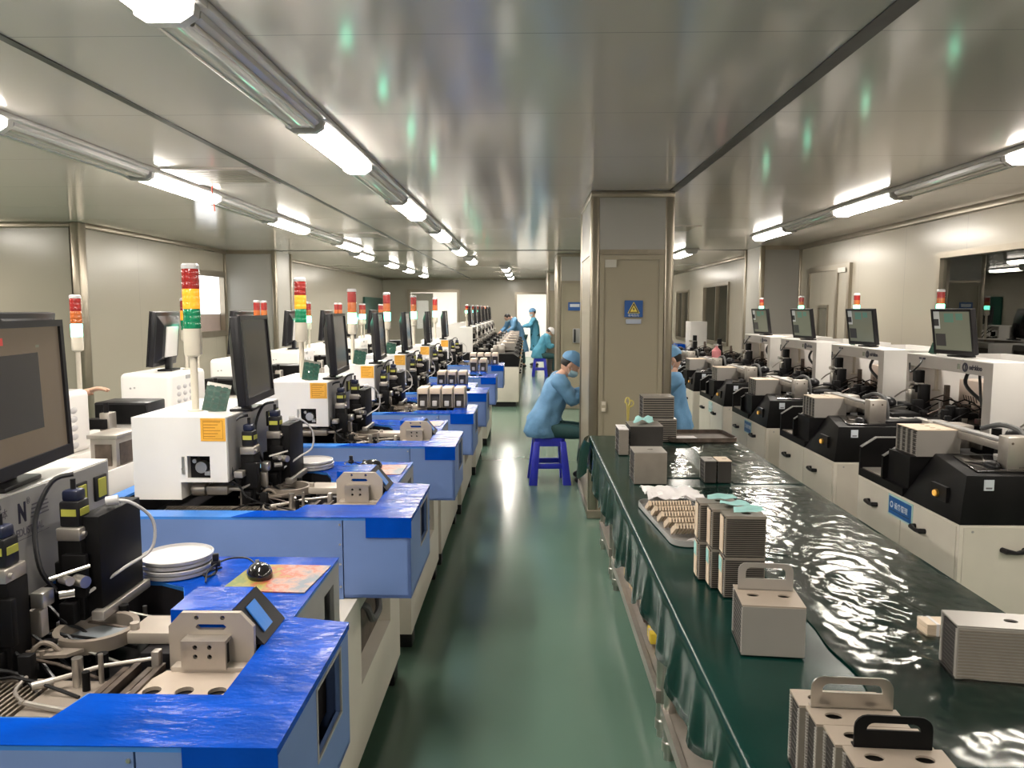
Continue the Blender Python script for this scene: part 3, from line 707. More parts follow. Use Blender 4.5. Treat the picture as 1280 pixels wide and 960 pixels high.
    for k in range(6): b.box(-0.805, -0.74 - 0.01*(k % 3), hy0-0.0019, hy0-0.0012, 1.280-0.011*k, 1.2835-0.011*k, 1)
    b.prism([(-0.806, 1.217), (-0.731, 1.217), (-0.731, 1.287), (-0.806, 1.287)], hy0-0.0018, hy0-0.001, 'y', [[(-0.804, 1.219), (-0.733, 1.219), (-0.733, 1.285), (-0.804, 1.285)]], 1)
    b.build('sticker', [M_orange, M_orangel], head, label='orange sticker')
    # two yellow-labelled sockets on the side plate
    for yy in (0.66, 0.75):
        b = MB(); b.box(hx1+0.003, hx1+0.010, yy, yy+0.055, 1.20, 1.265, 0, 0.002); b.box(hx1+0.010, hx1+0.013, yy+0.012, yy+0.045, 1.21, 1.258, 1); b.build('socket', [M_black, M_yel], head)
    # slide rail under the head
    b = MB(); b.box(-0.89, -0.69, 0.29, 0.34, 1.006, 1.018, 0, 0.002); b.prism([(-0.70, 1.006), (-0.66, 1.028), (-0.66, 1.034), (-0.70, 1.018)], 0.29, 0.34, 'y'); b.box(-0.82, -0.74, 0.27, 0.34, 0.995, 1.028, 0, 0.004)
    b.cyl((-0.88, 0.30, 1.01), (-0.83, 0.30, 1.01), 0.025); b.build('slide_rail', M_alu, t)
    # two motor stations
    def station(mx, my, mz):
        b = MB(); b.box(mx-0.023, mx+0.023, my-0.023, my+0.023, mz-0.040, mz+0.02, 0, 0.005); b.box(mx-0.019, mx+0.019, my-0.019, my+0.019, mz+0.018, mz+0.045, 1, 0.007)
        b.box(mx-0.017, mx+0.017, my-0.0245, my-0.022, mz-0.014, mz+0.002, 2); b.box(mx+0.022, mx+0.0245, my-0.017, my+0.017, mz-0.014, mz+0.002, 2)
        b.cyl((mx, my, mz+0.04), (mx, my, mz+0.068), 0.006, m=0, n=8); b.build('motor', [M_black, M_navy, M_yel], t)
        b = MB(); b.box(mx-0.028, mx+0.028, my-0.032, my+0.035, mz-0.070, mz-0.040, 0, 0.004); b.cyl((mx+0.015, my-0.02, mz-0.055), (mx+0.036, my-0.02, mz-0.055), 0.006, m=0); b.build('motor_mount', M_alu, t)
        b = MB(); b.box(mx-0.03, mx+0.026, my-0.025, my+0.04, mz-0.26, mz-0.070, 0, 0.004); b.box(mx-0.015, mx+0.040, my-0.038, my-0.02, mz-0.20, mz-0.10, 0, 0.004); b.box(mx-0.055, mx-0.025, my-0.0, my+0.05, mz-0.2, mz-0.13, 0, 0.003); b.box(mx-0.02, mx+0.015, my-0.05, my-0.02, mz-0.26, mz-0.21, 0, 0.003)
        b.build('z_stage', M_blackm, t)
        b = MB(); b.tube([(mx-0.01, my+0.02, mz+0.075), (mx-0.05, my, mz+0.06), (mx-0.07, my-0.035, mz-0.02), (mx-0.05, my-0.06, mz-0.12), (mx-0.03, my-0.04, mz-0.18)], 0.0055, smooth=5); b.build('cable', M_cable, t)
    station(-0.67, 0.33, 1.215); station(-0.635, 0.53, 1.243)
    b = MB(); b.box(-0.625, -0.575, 0.52, 0.71, 0.99, 1.225, 0, 0.003); b.box(-0.592, -0.562, 0.50, 0.72, 0.986, 1.008, 1, 0.003); b.build('black_bracket', [M_blackm, M_alu], t)
    b = MB(); b.cyl((-0.585, 0.44, 1.105), (-0.555, 0.425, 1.105), 0.013); b.cyl((-0.61, 0.43, 1.11), (-0.58, 0.41, 1.112), 0.010); b.cyl((-0.60, 0.40, 1.085), (-0.575, 0.415, 1.085), 0.009)
    b.tube([(-0.62, 0.40, 1.12), (-0.565, 0.46, 1.13)], 0.004); b.box(-0.645, -0.615, 0.37, 0.41, 1.065, 1.10, 0, 0.004); b.build('adjuster', M_steel, t)
    b = MB(); b.box(-0.705, -0.672, 0.25, 0.29, 1.065, 1.09, 0, 0.003); b.build('steel_block', M_alu, t)
    b = MB(); b.box(-0.655, -0.625, 0.375, 0.40, 1.0, 1.06, 0, 0.003); b.build('steel_block', M_alu, t)
    b = MB(); b.tube([(-0.60, 0.60, 1.24), (-0.555, 0.62, 1.235), (-0.52, 0.66, 1.18), (-0.52, 0.65, 1.11), (-0.56, 0.60, 1.08), (-0.60, 0.50, 1.05)], 0.004, smooth=5); b.cyl((-0.60, 0.60, 1.24), (-0.575, 0.61, 1.243), 0.012, m=0); b.build('clear_tube', M_wcable, t)
    b = MB()
    for k in range(7):
        y = 0.25 + 0.055*k
        b.tube([(-0.73, y, 1.06), (-0.70, y+0.03, 1.03), (-0.66 + 0.02*(k % 3), y+0.01, 0.99), (-0.62, y+0.04, 0.96 + 0.01*(k % 2)), (-0.55, y, 0.93)], 0.004, n=6, smooth=3)
    b.build('wiring', M_cable, t)
    # wafer ring on its stage
    c = (-0.565, 0.475)
    b = MB(); b.ring(c, 0.088, 0.074, 0.955, 0.985); st = b.build('wafer_ring', M_tan, t)
    b = MB(); b.lathe([(0.073, 0.957), (0.03, 0.956), (0, 0.956)], (c[0], c[1], 0)); b.build('wafer', mat_wafer, st)
    b = MB(); b.box(-0.48, -0.30, 0.44, 0.54, 0.958, 0.985, 0, 0.004); b.box(-0.43, -0.33, 0.40, 0.46, 0.90, 0.957, 1, 0.003); b.cyl((-0.47, 0.46, 0.98), (-0.47, 0.46, 1.0), 0.01, m=0); b.build('stage_arm', [M_beige, M_black], t)
    b = MB(); b.prism([(-0.72, 0.33), (-0.56, 0.35), (-0.54, 0.38), (-0.62, 0.385), (-0.72, 0.36)], 0.968, 0.975, 'z')
    for k in range(4): b.cyl((-0.70+0.03*k, 0.348, 0.972), (-0.70+0.03*k, 0.348, 0.984), 0.005, n=8)
    b.tube([(-0.64, 0.35, 0.975), (-0.62, 0.36, 0.995), (-0.60, 0.365, 0.99), (-0.585, 0.37, 0.972)], 0.005, smooth=3); b.build('bond_arm', M_tan, t)
    b = MB(); b.tube([(-0.56, 0.26, 0.955), (-0.47, 0.32, 0.965), (-0.37, 0.355, 0.968)], [0.006, 0.0045, 0.004]); b.box(-0.378, -0.362, 0.345, 0.365, 0.90, 0.985, 0, 0.002); b.cyl((-0.57, 0.25, 0.955), (-0.54, 0.272, 0.956), 0.009)
    b.tube([(-0.56, 0.20, 0.95), (-0.50, 0.19, 0.945), (-0.42, 0.17, 0.945)], 0.0055); b.tube([(-0.60, 0.28, 0.96), (-0.59, 0.23, 0.955), (-0.55, 0.195, 0.952)], 0.004, smooth=4); b.build('feed_rod', M_alu, t)
    # mechanism round the stage: base plate with blocks, shafts and springs
    rnd = random.Random(5); b = MB(); b.box(-0.72, -0.44, 0.22, 0.70, 0.895, 0.92)
    for k in range(30):
        x, y = rnd.uniform(-0.71, -0.46), rnd.uniform(0.23, 0.69)
        if (x+0.565)**2 + (y-0.475)**2 < 0.0085: continue
        s_, h_ = rnd.uniform(0.008, 0.022), rnd.uniform(0.94, 1.0); m_ = rnd.choice((0, 0, 1, 2))
        if k % 3: b.box(x-s_, x+s_, y-s_*0.8, y+s_*0.8, 0.918, h_, m_, 0.002)
        else: b.cyl((x, y, 0.918), (x, y, h_), s_*0.6, n=10, m=m_)
    for k in range(6): b.tube([(-0.72, 0.26+0.07*k, 0.94), (-0.62, 0.27+0.065*k, 0.965+0.006*(k % 3)), (-0.47, 0.24+0.075*k, 0.94)], 0.0035, m=k % 3, n=6, smooth=3)
    b.build('mechanism', [M_blackm, M_dark, M_steel], t)
    # grille floor of the pit and its clamp strip
    b = MB()
    for k in range(34): b.box(-0.98+0.0125*k, -0.9755+0.0125*k, 0.11, 0.30, 0.930, 0.940)
    b.box(-0.99, -0.555, 0.10, 0.112, 0.928, 0.942); b.box(-0.99, -0.555, 0.298, 0.31, 0.928, 0.942); b.box(-0.555, -0.45, 0.10, 0.31, 0.926, 0.938); b.build('grille', M_tan, t)
    b = MB(); b.box(-1.13, -0.44, 0.085, 0.10, 0.955, 0.978); [b.cyl((-0.52-0.12*k, 0.083, 0.966), (-0.52-0.12*k, 0.087, 0.966), 0.006, n=8) for k in range(5)]; b.build('clamp_strip', M_dark, t)
    b = MB()
    for k in range(4): b.box(-0.445+0.026*k, -0.432+0.026*k, 0.175, 0.36, 0.90, 0.945+0.01*(k % 2))
    b.build('guide_rail', M_dark, t)
    # beige loader bracket with slot handle, base plate with three holes, blue hood
    x0, x1, y = -0.345, -0.165, 0.36
    ch = 0.028
    oc = [(x0, 0.90), (x1, 0.90), (x1, 1.035), (x1-ch, 1.065), (x0+ch, 1.065), (x0, 1.035)]
    def circ(cx, cz, r, n=14): return [(cx+r*math.cos(2*PI*i/n), cz+r*math.sin(2*PI*i/n)) for i in range(n)]
    slot = [(-0.282, 1.028), (-0.228, 1.028), (-0.222, 1.034), (-0.228, 1.040), (-0.282, 1.040), (-0.288, 1.034)]
    b = MB(); b.prism(oc, y, y+0.012, 'y', [slot, circ(-0.285, 1.054, 0.005, 10), circ(-0.230, 1.054, 0.005, 10)]); br = b.build('loader_plate', M_beige, t, ang=0)
    b = MB(); b.prism([(-0.305, 0.957), (-0.212, 0.957), (-0.212, 1.018), (-0.305, 1.018)], y-0.035, y-0.027, 'y', [circ(-0.275, 0.985, 0.005, 10), circ(-0.245, 0.985, 0.005, 10), circ(-0.275, 1.005, 0.005, 10), circ(-0.245, 1.005, 0.005, 10)])
    b.box(-0.305, -0.212, y-0.03, y+0.002, 1.010, 1.018); b.box(-0.298, -0.218, y-0.026, y, 0.96, 1.008, 1); b.build('clamp_plate', [M_alu, M_blackm], br, ang=0)
    b = MB(); b.box(-0.33, -0.165, y-0.03, y, 0.945, 0.960, 0, 0.003); b.build('foot_block', M_beige, br)
    b = MB(); b.prism([(-0.40, 0.175), (-0.162, 0.175), (-0.162, 0.335), (-0.34, 0.335)], 0.942, 0.950, 'z', [circ(-0.33, 0.25, 0.018), circ(-0.265, 0.25, 0.018), circ(-0.20, 0.25, 0.018)]); b.build('hole_plate', M_magtop, t, ang=0)
    b = MB(); b.prism([(-0.345, 0.99), (-0.345, 1.066), (-0.215, 1.066), (-0.215, 0.99)], y+0.012, y+0.15, 'y'); b.build('hood', M_film, t)
    b = MB(); b.prism([(-0.215, 0.988), (-0.215, 1.064), (-0.150, 0.988)], y+0.02, y+0.16, 'y', m=0); b.hexa([(-0.203, y+0.06, 1.0525), (-0.16, y+0.05, 1.0025), (-0.16, y+0.10, 1.0025), (-0.203, y+0.11, 1.0525), (-0.201, y+0.06, 1.0545), (-0.158, y+0.05, 1.0045), (-0.158, y+0.10, 1.0045), (-0.201, y+0.11, 1.0545)], 1); b.build('hood_slope', [M_black, M_filml], t)
    return t
mat_wafer = mat('wafer_grey', (0.42, 0.46, 0.50), 0.12, 0.3, var=0.05)
protoA = machine_A()
AX = -0.405
Ay = [1.185, 2.575, 3.945, 5.2, 6.47, 7.98, 9.7]
AXs = [-0.412, -0.405, -0.385, -0.38, -0.36, -0.345, -0.32]
Albl = ['blue-topped bonding machine at the front, large N lettered on its grey head',
        'blue-topped bonding machine, second of its row, large white head with orange sticker',
        'blue-topped bonding machine, third of its row, amber light lit on its tower',
        'blue-topped bonding machine, fourth of its row, four carriers standing on its deck',
        'blue-topped bonding machine, fifth of its row, red lamp topmost and green lit below',
        'blue-topped bonding machine, sixth of its row, green light below a dull red lamp',
        'blue-topped bonding machine, last of its row before the black machines']
lits = ['green', 'amber', 'amber', 'green', 'green', 'green', 'green']
Mach = []
for i, y in enumerate(Ay):
    if i == 0: o = protoA
    else: o = place(protoA, Albl[i], (0, 0, 0), 0, None, () if i < 3 else ('loader_plate', 'hood', 'hood_slope'))
    o['label'] = Albl[i]; o.location = (AXs[i], y, 0); Mach.append(o)
for i, o in enumerate(Mach): tower(o, -0.91, 0.41, 1.298, 0.235, 0.034, 0.077, lits[i], 0.09 if i in (1, 2) else 0.06)
# lettering on the front machine
lx = -0.7165
hd0 = [c for c in Mach[0].children if c.name.startswith('head')][0]
text('N', 0.058, M_ink, hd0, (lx, 0.455, 1.228), (0, 0.62, 0), (0, 0, 1), bold=0.003)
text('®', 0.022, M_inkg, hd0, (lx, 0.486, 1.262), (0, 0.7, 0), (0, 0, 1))
b = MB()
for k in range(4): b.box(lx, lx+0.0004, 0.497 + 0.002*k, 0.563 - 0.003*(k % 2), 1.228 + 0.009*k, 1.2315 + 0.009*k)
b.build('fine_print', M_inkg, hd0)
text('AEDUSTRIAL', 0.024, M_inkg, hd0, (lx, 0.432, 1.196), (0, 0.8, 0), (0, 0, 1), bold=0.0006)
b = MB(); b.box(lx, lx+0.0004, 0.43, 0.56, 1.187, 1.1885); b.build('underline', M_inkg, hd0)
text('日本', 0.024, M_inkg, hd0, (lx, 0.388, 1.250), (0, 0.7, 0), (0, 0, 1))
# monitors on the heads
ui0 = [(0.0, 1.0, 0.0, 1.0, M_ui1), (-0.0, 0.72, 0.20, 0.80, M_ui2), (0.12, 0.34, 0.875, 0.93, M_ui3), (0.70, 0.74, 0.84, 0.86, M_ui4)]
mon = monitor('monitor', 'x', ui=ui0, tilt=-0.03)
mon['label'] = 'large monitor with brown lit screen on the front machine with the N'
mon['group'] = 'monitors on the blue-topped machines'
mon.location = (-1.15, 1.70, 1.298); mon.rotation_euler = (0, 0, math.radians(7))
mb = monitor('monitor', 'x', ui=[(0.0, 1.0, 0.0, 1.0, M_ui2), (0.16, 0.9, 0.1, 0.85, M_disp)], tilt=-0.06, group='monitors on the blue-topped machines')
mlabs = ['dark monitor on the white head of the second blue-topped machine, green card beside it', 'dark monitor on the third blue-topped machine, tower with amber light beside it',
         'dark monitor on the fourth blue-topped machine of the row', 'dark monitor on the fifth blue-topped machine of the row', 'dark monitor on the sixth blue-topped machine of the row', 'dark monitor on the last blue-topped machine of the row']
for k in range(6):
    o = mb if k == 0 else place(mb, '', (0, 0, 0))
    o['label'] = mlabs[k]; o.location = (-1.09, Ay[k+1] + 0.475, 1.298); o.rotation_euler = (0, 0, math.radians([5, 4, 5, 3, 4, 2][k]))
# circuit cards leaning
def card(label, loc, rz, tilt):
    t = thing('circuit_card', label, 'circuit card', loc, rz, 'circuit cards on the machine heads')
    R = Matrix.Rotation(tilt, 4, 'X') @ Matrix.Rotation(0.22, 4, 'Y')
    b = MB(); b.box(-0.045, 0.045, -0.002, 0.002, 0, 0.115, 0, 0, R); b.build('board', M_pcb, t)
    b = MB()
    for i in range(3):
        for j in range(4): b.box(-0.035+0.026*i, -0.017+0.026*i, -0.0035, -0.002, 0.012+0.025*j, 0.028+0.025*j, 0, 0, R)
    b.box(-0.045, 0.045, -0.003, -0.002, 0.10, 0.114, 1, 0, R); b.build('chip', [M_board, M_steel], t)
    b = MB(); b.box(-0.02, 0.02, 0, 0.06, 0, 0.004); b.tube([(0, 0.05, 0.004), (0, 0.012, 0.05)], 0.004); b.build('rest', M_steel, t)
    return t
card('green circuit card leaning on the second blue-topped machine beside its dark monitor', (-1.235, 2.965, 1.298), 0.35, -0.28)
for k, lab in ((3, 'pale green card leaning beside the monitor of the third blue-topped machine'), (4, 'grey card leaning beside the monitor of the fourth blue-topped machine'), (5, 'grey card leaning beside the monitor of the fifth blue-topped machine')):
    card(lab, (-1.23, Ay[k-1]+0.33, 1.298), 0.5, -0.28)
# trays, mice, mouse pads
def round_tray(label, loc, group):
    t = None; b = MB()
    b.lathe([(0, 0), (0.086, 0), (0.093, 0.003), (0.094, 0.011), (0.090, 0.0125), (0.087, 0.006), (0.0, 0.004)], n=40)
    o = b.build('round_tray', M_plate); o.location = loc; return tag(o, label, 'tray', group)
tp = None
def trays(x, y, n, who, names):
    global tp
    for k in range(n):
        lab = '%s round white tray of the stack on the %s' % (names[k], who)
        loc = (x + [0, .002, -.003, .001][k], y + [0, -.002, .002, 0][k], 0.9866 + 0.0127*k)
        if tp is None: tp = round_tray(lab, loc, 'round white trays')
        else:
            o = place(tp, lab, loc); 
trays(-0.96, 2.025, 4, 'front machine', ['bottom', 'second lowest', 'third lowest', 'topmost'])
trays(-0.975, 3.40, 3, 'second blue-topped machine', ['bottom', 'middle', 'topmost'])
def mouse(label, loc, rz):
    t = thing('computer_mouse', label, 'mouse', loc, rz, 'black computer mice')
    def f(p):
        z = max(p.z, -0.2); return Vector((p.x*(1-0.12*p.y), p.y, (z+0.2)*(1 - 0.25*p.y)))
    b = MB(); b.ell((0, 0, 0), 0.033, 0.056, 0.030, 20, 12, fn=f); b.build('shell', mat_gloss, t)
    b = MB(); b.cyl((-0.005, 0.03, 0.026), (0.005, 0.03, 0.026), 0.008, n=12); b.build('wheel', M_rubber, t)
    b = MB(); b.tube([(0, 0.054, 0.012), (-0.02, 0.085, 0.025), (-0.07, 0.09, 0.028), (-0.12, 0.05, 0.02), (-0.135, 0.0, 0.003)], 0.0025, smooth=6, n=6); b.build('cable', M_cable, t)
    return t
mat_gloss = mat('gloss_black', (0.012, 0.011, 0.012), 0.12, coat=0.5)
def pad(label, loc, rz):
    b = MB()
    b.prism([(-0.11, -0.10), (0.11, -0.10), (0.115, 0.105), (-0.105, 0.10)], 0, 0.003, 'z'); o = b.build('mouse_pad', M_pad); o.location = loc; o.rotation_euler = (0, 0, rz); return tag(o, label, 'mouse pad', 'printed mouse pads')
pad('colourful floral mouse pad under the shiny mouse on the front machine', (-0.668, 1.968, 0.9868), -0.05)
mouse('shiny black mouse on the floral pad of the front machine', (-0.72, 1.985, 0.9900), 0.5)
pad('printed mouse pad with a dark mouse on the second blue-topped machine', (-0.665, 3.35, 0.9868), 0.03)
m2 = mouse('black mouse lying sideways on the pad of the second blue-topped machine', (-0.71, 3.39, 0.9900), 1.3)
pad('printed mouse pad on the third blue-topped machine of the row', (-0.65, 4.72, 0.9868), 0.0)
mouse('black mouse on the pad of the third blue-topped machine of the row', (-0.68, 4.75, 0.99), 1.0)
def plug(label, loc):
    t = thing('cable_plug', label, 'plug', loc, 0.3, 'black cable plugs')
    b = MB(); b.box(-0.008, 0.008, -0.006, 0.006, 0.03, 0.055, 0, 0.002); b.box(-0.012, 0.012, -0.008, 0.008, 0.02, 0.036, 0, 0.003); b.build('connector', M_black, t)
    b = MB(); b.tube([(0, 0, 0.025), (0, 0, 0.005), (-0.02, -0.03, 0.003), (-0.03, 0.0, 0.003), (0.01, 0.04, 0.003)], 0.003, smooth=5, n=6); b.build('lead', M_cable, t)
plug('black cable plug standing beside the white tray stack on the front machine', (-0.845, 2.005, 0.9866))
plug('black cable plug on the deck of the second blue-topped machine', (-0.80, 3.40, 0.9866))
# carriers on the far blue decks
def carrier_proto():
    t = thing('carrier', 'x', 'carrier', (0, 0, 0), 0, 'carriers on the blue-topped machines')
    w, d, h = 0.074, 0.19, 0.145
    for q in (-1, 1):
        b = MB(); b.box(q*(w/2)-0.004, q*(w/2)+0.004, -d/2, d/2, 0, h-0.01, 0, 0.002); b.build('side_wall', M_mag, t)
    b = MB(); b.box(-w/2, w/2, -d/2-0.003, d/2, h-0.045, h, 0, 0.006); b.build('top_cap', M_strip, t)
    b = MB(); b.box(-w/2, w/2, -d/2+0.02, d/2, 0.004, h-0.04); b.box(-w/2, w/2, -d/2, d/2, 0, 0.005); b.build('dark_core', M_magd, t)
    b = MB(); b.box(-0.02, 0.012, -d/2+0.004, -d/2+0.022, 0.012, 0.05, 0, 0.003); b.build('insert', M_plate, t)
    return t
cm = carrier_proto()
first = [True]
def carrier(x, y, z, lab, s=1.0):
    if first[0]: first[0] = False; o = cm
    else: o = place(cm, lab, (0, 0, 0))
    o['label'] = lab; o.location = (x, y, z); o.scale = (1, 1, s); return o
nm = ['first', 'second', 'third', 'fourth']
for k in range(4): carrier(-0.765 + 0.088*k, 5.60, 0.9866, '%s from the wall of four beige carriers on the fourth blue-topped machine' % nm[k])
for k in range(3): carrier(-0.83 + 0.10*k, 7.35, 0.9866, '%s from the wall of three beige carriers on the fifth blue-topped machine' % nm[k], 0.85)
for k in range(2): carrier(-0.63 + 0.11*k, 8.85, 0.9866, '%s pale teal-lidded carrier from the wall on the sixth blue-topped machine' % nm[k])
for k in range(4): carrier(-0.72 + 0.095*k, 10.0, 0.9866, '%s from the wall of four grey carriers on the last blue-topped machine' % nm[k])

# ---------------------------------------------------------------- white machines of the second row (seen from behind)
def machine_B():
    t = thing('inspection_machine', 'x', 'machine', (0, 0, 0), 0, 'white machines of the second row')
    b = MB(); b.box(-0.60, 0.30, 0.0, 1.10, 0.12, 0.94, 0, 0.01); b.box(-0.34, 0.02, 0.0, 0.52, 0.94, 1.01, 0, 0.006); b.build('cabinet', M_white, t)
    b = MB(); b.box(-0.55, 0.25, 0.05, 1.05, 0.0, 0.12); b.build('plinth', M_black, t)
    b = MB(); b.box(-0.32, 0.0, 0.0, 0.50, 1.01, 1.31, 0, 0.03, seg=4); h = b.build('head', M_white, t)
    b = MB()
    for i in range(4):
        for j in range(5): b.lathe([(0, 0.006), (0.018, 0.004), (0.028, 0), ], n=10, M=Matrix.Translation((0.0, 0.10+0.085*i, 1.05+0.042*j)) @ Matrix.Rotation(PI/2, 4, 'Y') @ Matrix.Diagonal((0.55, 1.1, 1, 1)))
    b.build('vent', M_plate, h)
    b = MB(); b.box(-0.002, 0.004, 0.20, 0.26, 1.262, 1.285); b.cyl((-0.25, -0.004, 1.22), (-0.25, 0.002, 1.22), 0.006); b.cyl((-0.225, -0.004, 1.223), (-0.225, 0.002, 1.223), 0.006); b.build('socket', M_grey, h)
    b = MB(); b.box(-0.10, 0.18, 0.70, 0.90, 1.10, 1.215, 0, 0.008); b.box(-0.09, 0.17, 0.692, 0.70, 1.11, 1.205, 1); b.build('black_case', [M_black, M_blackm], t)
    b = MB(); b.box(-0.08, 0.16, 0.72, 0.88, 0.94, 1.10, 0, 0.004); b.build('case_stand', M_white, t)
    b = MB(); b.box(0.16, 0.28, 0.20, 0.40, 0.94, 1.115, 0, 0.004); b.box(0.185, 0.26, 0.194, 0.202, 0.985, 1.085, 1); b.box(0.15, 0.29, 0.19, 0.41, 1.11, 1.128, 0, 0.003); b.box(0.278, 0.282, 0.23, 0.37, 0.985, 1.085, 1); b.build('feeder', [M_alu, M_dark], t)
    b = MB(); b.box(0.296, 0.306, 0.04, 1.06, 0.80, 0.985, 0, 0.003); b.build('side_shield', M_white, t)
    b = MB(); b.box(0.01, 0.06, 0.55, 0.62, 0.94, 1.18, 0, 0.004); b.box(-0.06, 0.05, 0.53, 0.6, 1.10, 1.15, 1, 0.004); b.cyl((0.03, 0.58, 1.18), (0.03, 0.58, 1.23), 0.012, m=1); b.tube([(0.03, 0.58, 1.22), (0.0, 0.62, 1.2), (-0.05, 0.66, 1.1), (-0.02, 0.68, 0.98)], 0.006, m=1, smooth=4); b.build('actuator', [M_alu, M_blackm], t)
    return t
protoB = machine_B()
By = [3.22, 4.58, 5.9, 7.2, 8.5, 9.8, 11.1]
bl = ['green', 'amber', 'green', 'green', 'green', 'green', 'green']
nth = ['first', 'second', 'third', 'fourth', 'fifth', 'sixth', 'last']
mB = monitor('monitor', 'x', tilt=-0.10, white_back=True, group='monitors of the second row')
for i, y in enumerate(By):
    o = protoB if i == 0 else place(protoB, '', (0, 0, 0))
    o['label'] = ['white machine of the second row half behind the large brown-screen monitor', 'white machine with a vented rounded head in front of the bare wall'][i] if i < 2 else 'white vented machine, %s of the second row beside the wall' % nth[i]
    o.location = (-2.16, y, 0)
    tower(o, -0.05, 0.50 if i == 0 else 0.33, 1.01 if i == 0 else 1.31, 0.50 if i == 0 else 0.20, 0.027, 0.062, bl[i], 0.055)
    q = mB if i == 0 else place(mB, '', (0, 0, 0))
    q['label'] = 'dark monitor seen from behind on the %s white machine of the second row' % nth[i]
    q.location = (-2.33, y + 0.24, 1.31); q.rotation_euler = (0, 0, PI + math.radians([0, 6, 0, 3, 0, 2, 0][i]))

# ---------------------------------------------------------------- black-decked machines with white portals
def machine_C():
    t = thing('portal_machine', 'x', 'machine', (0, 0, 0), 0, 'black-decked portal machines')
    D, W, zb, zt = 1.75, 1.10, 0.70, 0.934
    b = MB(); b.box(0, D, 0, W, 0.09, zb, 0, 0.004); b.box(0.72, D, -0.28, 0.0, 0.09, zb); b.build('cabinet', M_cream, t)
    b = MB(); b.box(0.05, D-0.05, 0.05, W-0.05, 0, 0.09); b.build('plinth', M_black, t)
    for (y0, y1) in ((0.02, 0.545), (0.555, 1.08)):
        b = MB(); b.box(-0.004, 0.0, y0, y1, 0.12, zb-0.01); dr = b.build('door', M_cream, t)
        ym = (y0+y1)/2 + 0.06
        b = MB(); b.tube([(-0.002, ym-0.05, 0.585), (-0.028, ym-0.045, 0.585), (-0.030, ym, 0.578), (-0.028, ym+0.045, 0.585), (-0.002, ym+0.05, 0.585)], [0.013, 0.014, 0.009, 0.014, 0.013], n=8); b.build('handle', M_black, dr)
    b = MB(); b.box(0.02, D-0.02, -0.003, 0.0, 0.12, zb-0.01); e = b.build('end_panel', M_cream, t)
    b = MB(); b.tube([(0.20, -0.002, 0.585), (0.205, -0.028, 0.585), (0.25, -0.030, 0.578), (0.295, -0.028, 0.585), (0.30, -0.002, 0.585)], [0.013, 0.014, 0.009, 0.014, 0.013], n=8); b.build('handle', M_black, e)
    b = MB(); b.cyl((0.06, -0.005, 0.67), (0.06, -0.002, 0.67), 0.006, n=8); b.cyl((0.06, -0.005, 0.15), (0.06, -0.002, 0.15), 0.006, n=8); b.build('screw', M_grey, e)
    # black deck, near block with its tapering corner
    b = MB(); b.hexa([(0, 0, zb), (0.72, 0, zb), (0.72, 0.55, zb), (0, 0.55, zb), (0.02, 0, zt), (0.72, 0, zt), (0.72, 0.55, zt), (0.16, 0.55, zt)], 0, 0.004)
    b.box(0.0, 0.72, 0.55, W, zb, 0.745); b.box(0.72, D, -0.28, W, zb, zt, 0, 0.004); b.box(0.42, 0.72, 0.55, W, 0.74, 0.90); b.build('deck', M_blackm, t)
    fin = [(0, 0.745), (0.42, 0.745), (0.42, zt), (0.09, zt), (0.0, 0.875)]
    for y in (0.79, 1.08):
        b = MB(); b.prism(fin, y, y+0.02, 'y'); b.prism([(0.0, 0.875), (0.09, zt), (0.42, zt), (0.42, zt-0.006), (0.092, zt-0.006), (0.004, 0.87)], y-0.001, y+0.021, 'y', m=1); b.build('side_fin', [M_blackm, M_grey], t)
    b = MB(); b.box(0.01, 0.42, 0.82, 1.07, 0.746, 0.752); b.build('tray_floor', M_alu, t)
    b = MB(); b.box(-0.004, 0.012, 0.12, 0.26, 0.775, 0.85); b.build('button_box', M_black, t)
    b = MB(); b.cyl((-0.016, 0.20, 0.806), (0.0, 0.20, 0.806), 0.019, m=0); b.cyl((-0.022, 0.20, 0.806), (-0.012, 0.20, 0.806), 0.014, m=1); b.build('lit_button', [M_brass, M_btn], t)
    b = MB(); b.box(0.10, 0.145, -0.004, 0.0, 0.865, 0.915); b.box(0.108, 0.137, -0.0046, -0.003, 0.872, 0.880, 1); b.build('white_tag', [M_signw, M_inkg], t)
    b = MB(); b.hexa([(0.10, 0.06, zt), (0.66, 0.06, zt), (0.66, 0.45, zt), (0.20, 0.45, zt), (0.10, 0.06, zt+0.012), (0.66, 0.06, zt+0.012), (0.66, 0.45, zt+0.012), (0.20, 0.45, zt+0.012)], 0, 0.004); b.build('top_panel', mat_gloss, t)
    b = MB(); b.box(0.30, 0.62, 0.08, 0.20, zt+0.012, zt+0.03, 0, 0.006); b.ell((0.22, 0.15, zt+0.018), 0.03, 0.05, 0.025); b.build('keypad', M_black, t)
    # portal: two legs, header, body, back
    x0, y0, y1, zh = 0.82, -0.28, 0.78, 1.366
    b = MB(); b.prism([(y0, zt), (y1, zt), (y1, zh), (y0, zh)], x0, x0+0.03, 'x', [[(y0+0.09, zt+0.001), (y1-0.04, zt+0.001), (y1-0.04, zh-0.082), (y0+0.09, zh-0.082)]]); b.build('portal_front', M_grey2, t)
    b = MB(); b.box(x0, x0+0.72, y0-0.004, y0, zt, zh+0.003); b.box(x0, x0+0.72, y1, y1+0.004, zt, zh+0.003); b.box(x0, x0+0.24, y0-0.004, y1+0.004, zh, zh+0.008, 0, 0.003); b.box(x0+0.68, x0+0.72, y0, y1, zh-0.05, zh+0.003); b.build('portal_shell', M_white, t)
    b = MB(); b.box(x0+0.70, x0+0.71, y0, y1, zt, zh-0.04); b.build('portal_back', M_pgrey, t)
    b = MB(); b.box(x0+0.28, x0+0.50, 0.30, 0.58, 0.98, 1.20, 0, 0.006); 
